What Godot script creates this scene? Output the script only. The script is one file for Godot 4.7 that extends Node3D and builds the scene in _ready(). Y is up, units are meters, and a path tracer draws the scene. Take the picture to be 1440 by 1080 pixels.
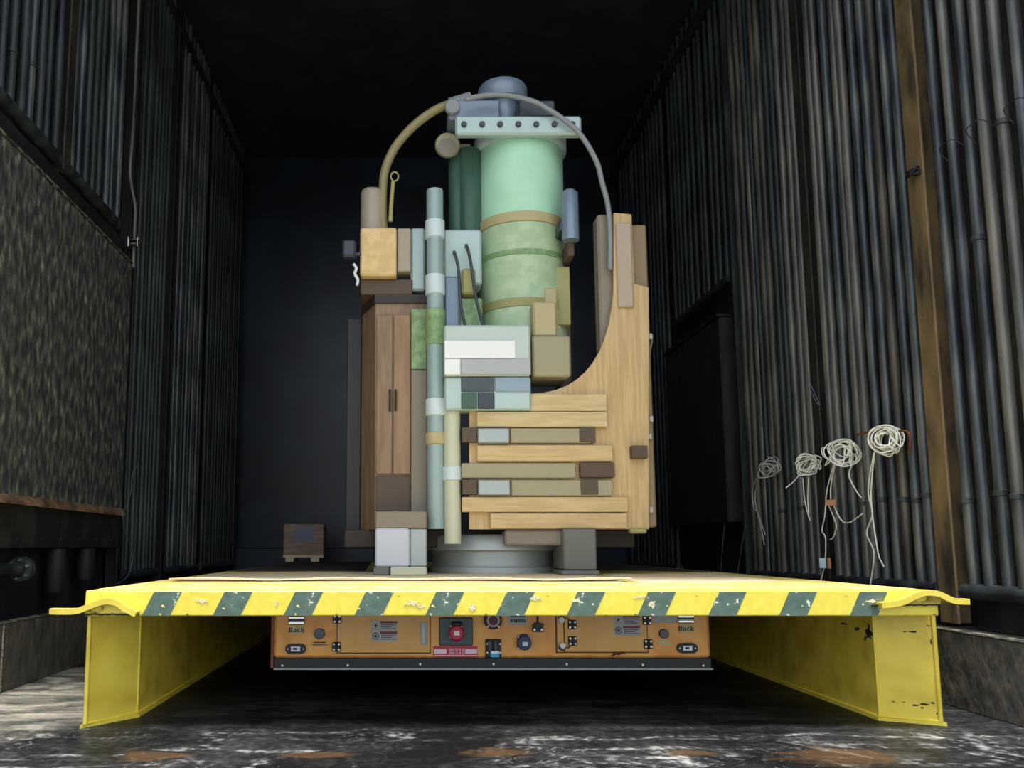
extends Node3D

var rng := RandomNumberGenerator.new()
var taken := {}
var M := {}


# ---------------------------------------------------------------- materials
func noise_tex(colors: Array, stops: Array, freq: float, sd: int, octaves := 4, size := 512, normal := false, bump := 4.0) -> NoiseTexture2D:
	var n := FastNoiseLite.new()
	n.noise_type = FastNoiseLite.TYPE_SIMPLEX_SMOOTH
	n.seed = sd
	n.frequency = freq
	n.fractal_octaves = octaves
	var t := NoiseTexture2D.new()
	t.width = size
	t.height = size
	t.seamless = true
	t.noise = n
	t.generate_mipmaps = false
	if normal:
		t.as_normal_map = true
		t.bump_strength = bump
		return t
	var g := Gradient.new()
	g.offsets = PackedFloat32Array(stops)
	g.colors = PackedColorArray(colors)
	t.color_ramp = g
	return t


func c8(r: float, g: float, b: float) -> Color:
	return Color(r / 255.0, g / 255.0, b / 255.0)


func plain(c: Color, rough := 0.6, metal := 0.0) -> StandardMaterial3D:
	var m := StandardMaterial3D.new()
	m.albedo_color = c
	m.roughness = rough
	m.metallic = metal
	return m


func mottled(colors: Array, stops: Array, scale: Vector3, rough := 0.6, metal := 0.0, freq := 0.012, sd := 1, bump := 0.0) -> StandardMaterial3D:
	var m := plain(Color.WHITE, rough, metal)
	m.albedo_texture = noise_tex(colors, stops, freq, sd)
	m.uv1_triplanar = true
	m.uv1_world_triplanar = true
	m.uv1_scale = scale
	if bump > 0.0:
		m.normal_enabled = true
		m.normal_texture = noise_tex([], [], freq * 2.0, sd + 7, 4, 256, true, bump)
		m.normal_scale = 0.6
	return m


func make_materials() -> void:
	M.soot = mottled([c8(26, 26, 28), c8(38, 38, 40), c8(54, 50, 46)], [0.2, 0.55, 0.9], Vector3(0.7, 0.25, 0.7), 0.6, 0.0, 0.014, 3)
	M.ceiling = mottled([c8(30, 30, 39), c8(43, 43, 52)], [0.3, 0.8], Vector3(0.5, 0.5, 0.5), 0.75, 0.0, 0.01, 4)
	M.back = mottled([c8(22, 30, 40), c8(36, 50, 64)], [0.3, 0.8], Vector3(0.3, 0.3, 0.3), 0.34, 0.0, 0.006, 5)
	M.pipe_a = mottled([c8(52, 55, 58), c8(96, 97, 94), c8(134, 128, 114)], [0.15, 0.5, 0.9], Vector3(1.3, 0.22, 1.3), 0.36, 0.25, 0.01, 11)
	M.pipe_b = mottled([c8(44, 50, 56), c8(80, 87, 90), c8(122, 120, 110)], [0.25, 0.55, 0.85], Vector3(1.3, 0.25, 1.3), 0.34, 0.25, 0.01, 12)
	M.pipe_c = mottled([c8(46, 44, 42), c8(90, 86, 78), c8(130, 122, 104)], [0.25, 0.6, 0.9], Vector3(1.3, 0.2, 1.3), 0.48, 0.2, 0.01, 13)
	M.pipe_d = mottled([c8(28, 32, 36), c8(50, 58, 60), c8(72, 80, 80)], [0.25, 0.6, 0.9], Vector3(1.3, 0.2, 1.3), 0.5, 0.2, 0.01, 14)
	M.post = mottled([c8(52, 46, 36), c8(100, 84, 60), c8(130, 108, 72)], [0.12, 0.4, 0.85], Vector3(0.9, 0.3, 0.9), 0.6, 0.0, 0.012, 15)
	M.post_dark = mottled([c8(30, 28, 24), c8(52, 48, 38)], [0.3, 0.8], Vector3(0.9, 0.3, 0.9), 0.6, 0.0, 0.012, 16)
	M.beam = mottled([c8(18, 18, 20), c8(34, 32, 32)], [0.3, 0.8], Vector3(0.8, 0.8, 0.8), 0.6, 0.0, 0.012, 17)
	M.panel = mottled([c8(44, 47, 48), c8(66, 70, 66), c8(94, 97, 84), c8(140, 142, 124)], [0.2, 0.5, 0.72, 0.97], Vector3(2.0, 0.8, 1.8), 0.7, 0.0, 0.018, 18, 6.0)
	M.skirt = mottled([c8(24, 28, 26), c8(44, 48, 42)], [0.3, 0.8], Vector3(0.8, 0.5, 0.8), 0.6, 0.0, 0.012, 19)
	M.flashing = mottled([c8(60, 46, 36), c8(120, 92, 66), c8(150, 122, 92)], [0.2, 0.6, 0.9], Vector3(0.8, 0.8, 0.8), 0.6, 0.0, 0.012, 20)
	M.rim_metal = mottled([c8(50, 50, 46), c8(140, 136, 118)], [0.35, 0.75], Vector3(1.5, 1.5, 1.5), 0.5, 0.2, 0.02, 21)
	M.kerb = mottled([c8(80, 80, 76), c8(94, 91, 85), c8(108, 100, 90), c8(156, 150, 138)], [0.2, 0.5, 0.85, 0.99], Vector3(1.6, 0.8, 1.6), 0.45, 0.15, 0.014, 22, 3.0)
	M.weld = mottled([c8(90, 84, 74), c8(180, 172, 156)], [0.3, 0.7], Vector3(4, 4, 4), 0.45, 0.3, 0.03, 23)
	M.yellow = mottled([c8(206, 180, 60), c8(234, 210, 76), c8(242, 222, 90)], [0.1, 0.5, 0.9], Vector3(0.9, 0.9, 0.9), 0.42, 0.0, 0.01, 24)
	M.yellow_worn = mottled([c8(90, 84, 50), c8(236, 214, 70), c8(244, 226, 84), c8(250, 246, 214)], [0.11, 0.14, 0.87, 0.91], Vector3(1.9, 1.9, 1.9), 0.42, 0.0, 0.02, 25)
	M.stripe = mottled([c8(236, 222, 110), c8(76, 98, 86), c8(94, 116, 104), c8(226, 226, 206)], [0.12, 0.15, 0.82, 0.85], Vector3(2.1, 2.1, 2.1), 0.45, 0.0, 0.02, 26)
	M.yellow_shaded = mottled([c8(120, 106, 44), c8(176, 156, 58), c8(196, 176, 70)], [0.15, 0.4, 0.9], Vector3(3, 3, 3), 0.5, 0.0, 0.014, 34)  # lug web yellow, darkened to stand for the shade below its rim
	M.scuff = mottled([c8(150, 130, 70), c8(232, 220, 170), c8(240, 234, 206)], [0.2, 0.4, 0.9], Vector3(12, 12, 12), 0.5, 0.0, 0.02, 35)
	M.chip = plain(c8(38, 36, 22), 0.7)
	M.deck = mottled([c8(228, 206, 104), c8(246, 232, 146)], [0.3, 0.7], Vector3(0.8, 0.8, 0.8), 0.5, 0.0, 0.012, 27)
	M.card = mottled([c8(236, 212, 170), c8(250, 230, 192)], [0.3, 0.7], Vector3(0.9, 0.9, 0.9), 0.75, 0.0, 0.012, 28)
	M.card_dark = mottled([c8(52, 44, 38), c8(86, 72, 58)], [0.3, 0.7], Vector3(0.9, 0.9, 0.9), 0.8, 0.0, 0.012, 29)
	M.orange = mottled([c8(226, 152, 66), c8(240, 168, 80), c8(246, 180, 94)], [0.1, 0.5, 0.9], Vector3(1.2, 1.2, 1.2), 0.36, 0.0, 0.01, 30)
	M.orange_door = mottled([c8(220, 166, 84), c8(230, 178, 98)], [0.2, 0.8], Vector3(1.2, 1.2, 1.2), 0.34, 0.0, 0.01, 31)
	M.orange_side = plain(c8(120, 70, 36), 0.5)
	M.black = plain(c8(20, 21, 24), 0.45)
	M.black_steel = plain(c8(25, 29, 33), 0.4, 0.0)
	M.chrome = plain(c8(214, 216, 214), 0.22, 0.9)
	M.screw = plain(c8(240, 240, 236), 0.3, 0.3)
	M.white = plain(c8(232, 236, 236), 0.5)
	M.label_grey = plain(c8(172, 176, 176), 0.5)
	M.label_red = plain(c8(128, 50, 58), 0.5)
	M.ink = plain(c8(40, 44, 48), 0.6)
	M.plate = plain(c8(204, 186, 124), 0.5)
	M.socket_plate = plain(c8(66, 84, 86), 0.4)
	M.red = plain(c8(190, 44, 76), 0.4)
	M.pink = plain(c8(238, 214, 218), 0.5)
	M.navy = plain(c8(34, 46, 84), 0.35)
	M.cyan = plain(c8(70, 176, 226), 0.4)
	M.pale_blue = plain(c8(200, 226, 232), 0.5)
	M.dark_glass = plain(c8(44, 50, 58), 0.15)
	M.grey_ring = plain(c8(150, 142, 142), 0.35, 0.3)
	M.maroon = plain(c8(88, 34, 44), 0.5)
	M.rubber = plain(c8(24, 24, 25), 0.8)
	M.cord = plain(c8(244, 243, 234), 0.6)
	M.cord_dim = plain(c8(180, 180, 174), 0.6)
	M.wire = plain(c8(110, 112, 112), 0.5)
	M.rust = mottled([c8(76, 44, 30), c8(128, 78, 50)], [0.3, 0.7], Vector3(4, 4, 4), 0.8, 0.0, 0.02, 32)
	M.tag_brown = plain(c8(186, 130, 92), 0.7)
	M.crate = mottled([c8(164, 134, 118), c8(186, 154, 134)], [0.3, 0.7], Vector3(0.6, 5.0, 0.6), 0.75, 0.0, 0.01, 33)
	M.crate_label = plain(c8(140, 142, 158), 0.6)
	# the machine
	M.green = mottled([c8(184, 234, 198), c8(194, 242, 208)], [0.3, 0.7], Vector3(0.8, 0.8, 0.8), 0.38, 0.0, 0.01, 40)
	M.green_lower = mottled([c8(172, 198, 158), c8(192, 212, 176)], [0.3, 0.7], Vector3(1.5, 1.5, 1.5), 0.42, 0.0, 0.012, 48)
	M.green_dark = plain(c8(66, 98, 82), 0.4)
	M.green_olive = mottled([c8(122, 152, 106), c8(150, 178, 130)], [0.3, 0.7], Vector3(2, 2, 2), 0.45, 0.0, 0.012, 41)
	M.flange = plain(c8(184, 206, 204), 0.38, 0.1)
	M.blue_grey = plain(c8(132, 148, 166), 0.36, 0.2)
	M.steel_dark = plain(c8(66, 74, 82), 0.4, 0.2)
	M.tan_band = plain(c8(190, 176, 132), 0.5)
	M.olive_band = plain(c8(166, 160, 104), 0.5)
	M.hose_beige = plain(c8(150, 138, 96), 0.4)
	M.hose_white = plain(c8(142, 146, 148), 0.4)
	M.brown = mottled([c8(136, 112, 88), c8(154, 126, 100)], [0.3, 0.7], Vector3(2.5, 0.3, 2.5), 0.6, 0.0, 0.012, 42)
	M.brown_red = mottled([c8(150, 120, 94), c8(164, 132, 104)], [0.3, 0.7], Vector3(2.5, 0.3, 2.5), 0.6, 0.0, 0.012, 43)
	M.brown_dark = plain(c8(92, 76, 62), 0.6)
	M.brown_deep = plain(c8(60, 52, 46), 0.6)
	M.grey_dark = plain(c8(56, 56, 56), 0.6)
	M.grey_brown = plain(c8(142, 132, 118), 0.6)
	M.carton = mottled([c8(224, 190, 130), c8(236, 206, 154)], [0.3, 0.7], Vector3(1.5, 1.5, 1.5), 0.7, 0.0, 0.012, 44)
	M.canister = plain(c8(172, 160, 140), 0.5)
	M.pillar = plain(c8(158, 180, 180), 0.4, 0.1)
	M.pillar_light = plain(c8(212, 226, 230), 0.4)
	M.cream = plain(c8(206, 206, 182), 0.45)
	M.panel_white = plain(c8(246, 248, 248), 0.4)
	M.panel_rim = plain(c8(196, 210, 204), 0.45)
	M.panel_grey = plain(c8(180, 184, 186), 0.45)
	M.screen = plain(c8(70, 82, 86), 0.12)
	M.screen_blue = plain(c8(146, 166, 186), 0.2)
	M.ply = mottled([c8(198, 168, 120), c8(214, 184, 136)], [0.3, 0.7], Vector3(5, 0.35, 5), 0.62, 0.0, 0.012, 45)
	M.slat_a = mottled([c8(204, 180, 132), c8(216, 194, 150)], [0.3, 0.7], Vector3(0.5, 5, 0.5), 0.62, 0.0, 0.012, 46)
	M.slat_b = mottled([c8(202, 174, 126), c8(216, 188, 140)], [0.3, 0.7], Vector3(0.5, 5, 0.5), 0.62, 0.0, 0.012, 47)
	M.olive_grey = plain(c8(166, 158, 130), 0.6)
	M.ply_side = plain(c8(150, 128, 100), 0.6)
	M.upholstery = plain(c8(190, 170, 150), 0.6)
	M.metal_grey = plain(c8(172, 182, 182), 0.36, 0.2)
	M.grey_foot = plain(c8(112, 112, 106), 0.5)
	M.plastic_white = plain(c8(204, 210, 222), 0.4)


# ---------------------------------------------------------------- mesh helpers
func begin() -> SurfaceTool:
	var st := SurfaceTool.new()
	st.begin(Mesh.PRIMITIVE_TRIANGLES)
	return st


func face(st: SurfaceTool, pts: Array, out: Vector3, group := -1) -> void:
	var a: Vector3 = pts[0]
	var n := Vector3.ZERO
	for i in range(1, pts.size() - 1):
		n += (pts[i + 1] - a).cross(pts[i] - a)
	if n.dot(out) < 0.0:
		pts = pts.duplicate()
		pts.reverse()
	st.set_smooth_group(group)
	for i in range(1, pts.size() - 1):
		for p in [pts[0], pts[i], pts[i + 1]]:
			st.add_vertex(p)


func box(st: SurfaceTool, c: Vector3, s: Vector3, bevel := 0.003, b := Basis.IDENTITY) -> void:
	var h := s * 0.5
	var e: float = min(bevel, min(h.x, min(h.y, h.z)) * 0.9)
	var corner := func(sg: Vector3, axis: int) -> Vector3:
		var p := Vector3(sg.x * h.x, sg.y * h.y, sg.z * h.z)
		for k in 3:
			if k != axis:
				p[k] -= sg[k] * e
		return c + b * p
	for axis in 3:
		var u := (axis + 1) % 3
		var v := (axis + 2) % 3
		for sg in [-1.0, 1.0]:
			var q := []
			for uv in [[-1.0, -1.0], [1.0, -1.0], [1.0, 1.0], [-1.0, 1.0]]:
				var d := Vector3.ZERO
				d[axis] = sg
				d[u] = uv[0]
				d[v] = uv[1]
				q.append(corner.call(d, axis))
			var o := Vector3.ZERO
			o[axis] = sg
			face(st, q, b * o)
		for su in [-1.0, 1.0]:
			for sv in [-1.0, 1.0]:
				var d0 := Vector3.ZERO
				d0[u] = su
				d0[v] = sv
				var d1 := d0
				d0[axis] = -1.0
				d1[axis] = 1.0
				face(st, [corner.call(d0, u), corner.call(d1, u), corner.call(d1, v), corner.call(d0, v)], b * (d0 + d1))
	for sx in [-1.0, 1.0]:
		for sy in [-1.0, 1.0]:
			for sz in [-1.0, 1.0]:
				var d2 := Vector3(sx, sy, sz)
				face(st, [corner.call(d2, 0), corner.call(d2, 1), corner.call(d2, 2)], b * d2)


func span(st: SurfaceTool, a: Vector3, z: Vector3, bevel := 0.003) -> void:
	box(st, (a + z) * 0.5, (z - a).abs(), bevel)


func tube(st: SurfaceTool, pts: Array, r: float, sides := 10, caps := true) -> void:
	var rings := []
	var t0: Vector3 = (pts[1] - pts[0]).normalized()
	var n := t0.cross(Vector3(0.31, 0.2, 0.93)).normalized()
	for i in pts.size():
		var t: Vector3 = (pts[min(i + 1, pts.size() - 1)] - pts[max(i - 1, 0)]).normalized()
		n = (n - t * n.dot(t)).normalized()
		var bn := t.cross(n)
		var ring := []
		for k in sides:
			var a := TAU * k / sides
			ring.append(pts[i] + (n * cos(a) + bn * sin(a)) * r)
		rings.append(ring)
	for i in pts.size() - 1:
		for k in sides:
			var l := (k + 1) % sides
			var q := [rings[i][k], rings[i][l], rings[i + 1][l], rings[i + 1][k]]
			face(st, q, (q[0] + q[1] + q[2] + q[3]) * 0.25 - (pts[i] + pts[i + 1]) * 0.5, 1)
	if caps:
		face(st, rings[0], -t0)
		face(st, rings[-1], pts[-1] - pts[-2])


func lathe(st: SurfaceTool, prof: Array, at: Vector3, sides := 32, b := Basis.IDENTITY, group := 1) -> void:
	# prof: Vector2(radius, height) from the bottom up
	for i in prof.size() - 1:
		var p: Vector2 = prof[i]
		var q: Vector2 = prof[i + 1]
		var steep: float = abs(q.x - p.x) > abs(q.y - p.y) * 1.5
		var d := q - p
		for k in sides:
			var a0 := TAU * k / sides
			var a1 := TAU * (k + 1) / sides
			var e0 := Vector3(cos(a0), 0, sin(a0))
			var e1 := Vector3(cos(a1), 0, sin(a1))
			var pts := []
			if p.x > 0.00001:
				pts.append(at + b * (e0 * p.x + Vector3.UP * p.y))
				pts.append(at + b * (e1 * p.x + Vector3.UP * p.y))
			else:
				pts.append(at + b * (Vector3.UP * p.y))
			if q.x > 0.00001:
				pts.append(at + b * (e1 * q.x + Vector3.UP * q.y))
				pts.append(at + b * (e0 * q.x + Vector3.UP * q.y))
			else:
				pts.append(at + b * (Vector3.UP * q.y))
			var o := (e0 + e1) * 0.5 * d.y - Vector3.UP * d.x
			face(st, pts, b * o, (i + 2) if steep else group)


func disc(st: SurfaceTool, at: Vector3, r: float, depth: float, sides := 20, b := Basis(Vector3.RIGHT, PI / 2)) -> void:
	# a short bevelled cylinder; its axis is the basis' y, by default pointing at the viewer's side (+z)
	var e: float = min(r, depth) * 0.15
	lathe(st, [Vector2(0, 0), Vector2(r, 0), Vector2(r, depth - e), Vector2(r - e, depth), Vector2(0, depth)], at, sides, b)


func prism(st: SurfaceTool, poly: PackedVector2Array, xf: Transform3D, depth: float) -> void:
	# poly lies in xf's xy plane, extruded from z = 0 to z = depth
	if Geometry2D.is_polygon_clockwise(poly):
		poly = poly.duplicate()
		poly.reverse()
	var tri := Geometry2D.triangulate_polygon(poly)
	for i in range(0, tri.size(), 3):
		for z in [0.0, depth]:
			var q := []
			for k in 3:
				var p := poly[tri[i + k]]
				q.append(xf * Vector3(p.x, p.y, z))
			face(st, q, xf.basis * Vector3(0, 0, (1.0 if z > 0.0 else -1.0) * sign(depth)))
	var n := poly.size()
	for i in n:
		var a := poly[i]
		var c := poly[(i + 1) % n]
		var o := Vector3(c.y - a.y, a.x - c.x, 0)
		face(st, [xf * Vector3(a.x, a.y, 0), xf * Vector3(c.x, c.y, 0), xf * Vector3(c.x, c.y, depth), xf * Vector3(a.x, a.y, depth)], xf.basis * o)


func slab(st: SurfaceTool, plan: Array, y0: float, y1: float) -> void:
	# plan: Vector2(x, z) outline extruded upwards
	var poly := PackedVector2Array()
	for p in plan:
		poly.append(Vector2(p.x, -p.y))
	prism(st, poly, Transform3D(Basis(Vector3.RIGHT, Vector3.FORWARD, Vector3.UP), Vector3(0, y0, 0)), y1 - y0)


func smooth(pts: Array, step := 0.02) -> Array:
	var cv := Curve3D.new()
	for i in pts.size():
		var t: Vector3 = (pts[min(i + 1, pts.size() - 1)] - pts[max(i - 1, 0)]) / 6.0
		cv.add_point(pts[i], -t, t)
	cv.bake_interval = step
	var out := []
	for p in cv.get_baked_points():
		if out.is_empty() or out[-1].distance_to(p) > step * 0.3:
			out.append(p)
	return out


# ---------------------------------------------------------------- scene helpers
func numbered(called: String) -> String:
	taken[called] = taken.get(called, -1) + 1
	return called if taken[called] == 0 else "%s_%03d" % [called, taken[called]]


func done(st: SurfaceTool) -> ArrayMesh:
	st.generate_normals()
	return st.commit()


func part(called: String, mesh: Mesh, mat: Material, parent: Node3D, label := "") -> MeshInstance3D:
	# the mesh is in world coordinates, whichever thing it belongs to
	var o := MeshInstance3D.new()
	o.mesh = mesh
	o.material_override = mat
	o.name = called
	parent.add_child(o, true)
	var p: Node = parent
	var off := Vector3.ZERO
	while p is Node3D and p != self:
		off += p.position
		p = p.get_parent()
	o.position = -off
	if label:
		o.set_meta("label", label)
	return o


func obj(called: String, st: SurfaceTool, mat: Material, parent: Node3D, label := "") -> MeshInstance3D:
	return part(called, done(st), mat, parent, label)


func struct(called: String, st: SurfaceTool, mat: Material) -> MeshInstance3D:
	var o := obj(called, st, mat, self)
	o.set_meta("kind", "structure")
	return o


func thing(called: String, label: String, category: String, at: Vector3, group := "") -> Node3D:
	var o := Node3D.new()
	o.name = numbered(called)
	add_child(o)
	o.position = at
	o.set_meta("label", label)
	o.set_meta("category", category)
	if group:
		o.set_meta("group", group)
	return o


func tag(o: Node3D, label: String, category: String, group := "") -> void:
	o.name = numbered(o.name)
	o.set_meta("label", label)
	o.set_meta("category", category)
	if group:
		o.set_meta("group", group)


func bx(called: String, a: Vector3, z: Vector3, mat: Material, parent: Node3D, bevel := 0.003, label := "") -> MeshInstance3D:
	var st := begin()
	span(st, a, z, bevel)
	return obj(called, st, mat, parent, label)


func lettering(text: String, at: Vector3, height: float, mat: Material, parent: Node3D, bold := true) -> void:
	var f := SystemFont.new()
	f.font_names = PackedStringArray(["Droid Sans"])
	f.font_weight = 700 if bold else 400
	var t := TextMesh.new()
	t.font = f
	t.text = text
	t.font_size = 32
	t.pixel_size = height / 23.0
	t.depth = 0.0006
	t.curve_step = 2.0
	var o := part("lettering", t, mat, parent)
	o.position += at


# ---------------------------------------------------------------- build
func _ready() -> void:
	rng.seed = 20
	# camera: low in front of the open side, lens shifted up and to the right
	var cam := Camera3D.new()
	cam.name = "camera"
	cam.projection = Camera3D.PROJECTION_FRUSTUM
	cam.near = 0.05
	cam.far = 60.0
	cam.size = 0.05 * 1080.0 / 1150.0
	cam.frustum_offset = Vector2(140.0, 88.8) * 0.05 / 1150.0
	cam.position = Vector3(0, 0.63, 0)
	cam.rotation.x = 0.120466
	add_child(cam)
	cam.current = true
	# daylight: a white overcast sky in front of the open side
	var pm := ProceduralSkyMaterial.new()
	pm.sky_top_color = Color(0.93, 0.965, 1.0)
	pm.sky_horizon_color = Color(0.90, 0.94, 0.98)
	pm.ground_bottom_color = Color(0.25, 0.25, 0.25)
	pm.ground_horizon_color = Color(0.45, 0.45, 0.45)
	pm.sun_angle_max = 0.0
	pm.sky_energy_multiplier = 1.0
	var sky := Sky.new()
	sky.sky_material = pm
	var env := Environment.new()
	env.background_mode = Environment.BG_SKY
	env.sky = sky
	env.tonemap_mode = Environment.TONE_MAPPER_LINEAR
	env.tonemap_exposure = 1.5
	env.sdfgi_enabled = true
	env.ssao_enabled = true
	env.ssil_enabled = true
	var we := WorldEnvironment.new()
	we.name = "environment"
	we.environment = env
	add_child(we)
	var sun := DirectionalLight3D.new()
	sun.name = "hazy_sun"
	sun.light_color = Color(1.0, 0.99, 0.97)
	sun.light_energy = 1.6
	sun.light_angular_distance = 14.0
	sun.shadow_enabled = true
	sun.look_at_from_position(Vector3(0, 5, 0), Vector3(0.25, 0, -0.7))
	add_child(sun)
	make_materials()
	build_room()
	build_right_wall()
	build_left_wall()
	build_platform()
	build_vehicle()
	build_machine()
	build_deck_things()
	build_cords()


func floor_image() -> ImageTexture:
	# worn steel floor, 5.4 m wide and 3.2 m deep: smears, scratches, rust and dried splashes
	var w := 1350
	var h := 800
	var n1 := FastNoiseLite.new()
	n1.seed = 5
	n1.frequency = 0.9
	n1.fractal_octaves = 4
	var n2 := FastNoiseLite.new()
	n2.seed = 9
	n2.frequency = 3.2
	n2.fractal_octaves = 4
	var n3 := FastNoiseLite.new()
	n3.seed = 14
	n3.frequency = 2.2
	n3.fractal_octaves = 3
	var n4 := FastNoiseLite.new()
	n4.seed = 31
	n4.frequency = 26.0
	n4.fractal_octaves = 3
	var im := Image.create(w, h, false, Image.FORMAT_RGB8)
	var rust := [[-0.8, 2.57, 0.11, 0.06], [-0.30, 2.585, 0.10, 0.05], [0.25, 2.61, 0.10, 0.06], [1.3, 2.55, 0.2, 0.12], [0.85, 2.60, 0.08, 0.04]]
	for j in h:
		var z := 1.2 + 3.2 * j / h
		for i in w:
			var x := -2.6 + 5.4 * i / w
			var a := n1.get_noise_2d(x, z * 1.6)
			var s := n2.get_noise_2d(x * 0.55 + a * 0.5, z * 3.0)
			var d := n3.get_noise_2d((x + z * 0.5) * 3.2 + a * 0.6, (z - x * 0.5) * 0.7)
			var e := n2.get_noise_2d(x * 1.3 + 9.0, z * 1.3 - a)
			var g := n4.get_noise_2d(x, z)
			var c := Vector3(0.115, 0.117, 0.124) + Vector3(0.15, 0.14, 0.125) * (a * 0.9 + s * 0.5 + e * 0.5) + Vector3(0.07, 0.07, 0.07) * g
			# pale patch of dust at the left, outside the platform
			var dust: float = clamp(1.0 - Vector2((x + 1.75) / 0.75, (z - 3.6) / 1.1).length(), 0.0, 1.0)
			c += Vector3(0.60, 0.57, 0.50) * sqrt(dust) * clamp(0.9 + s * 0.6, 0.3, 1.2)
			# dried white smears along the floor, scratches and splashes across it
			var near: float = clamp((2.98 - z) / 0.16, 0.10, 1.0)
			var fine: float = clamp(0.55 + g * 0.9 + e * 0.5, 0.0, 1.0)
			var patch: float = smoothstep(-0.05, 0.35, n1.get_noise_2d(x * 1.6 + 4.0, z * 1.6))
			var sm: float = smoothstep(0.24, 0.56, s + 0.2 * a) * fine
			var line: float = smoothstep(0.045, 0.0, abs(d + e * 0.12)) * fine
			var line2: float = smoothstep(0.035, 0.0, abs(n3.get_noise_2d((x - z * 0.9) * 2.6, (z + x * 0.9) * 0.5 + 7.0) + e * 0.06)) * fine
			var splash: float = smoothstep(0.18, 0.5, d + e * 0.5) * fine
			var wh: float = clamp((sm * 0.75 + (line * 0.85 + line2 * 0.8) * (0.15 + patch * 0.85) + splash * patch * 0.8) * near * 0.72, 0.0, 0.7)
			c = c.lerp(Vector3(0.74, 0.74, 0.735), wh)
			for q in rust:
				var rr: float = Vector2((x - q[0]) / q[2], (z - q[1]) / q[3]).length() + s * 0.8
				c = c.lerp(Vector3(0.38, 0.27, 0.16), clamp((1.05 - rr) * 1.6, 0.0, 0.6))
			im.set_pixel(i, j, Color(clamp(c.x, 0.04, 0.9), clamp(c.y, 0.04, 0.9), clamp(c.z, 0.04, 0.9)))
	return ImageTexture.create_from_image(im)


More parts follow.
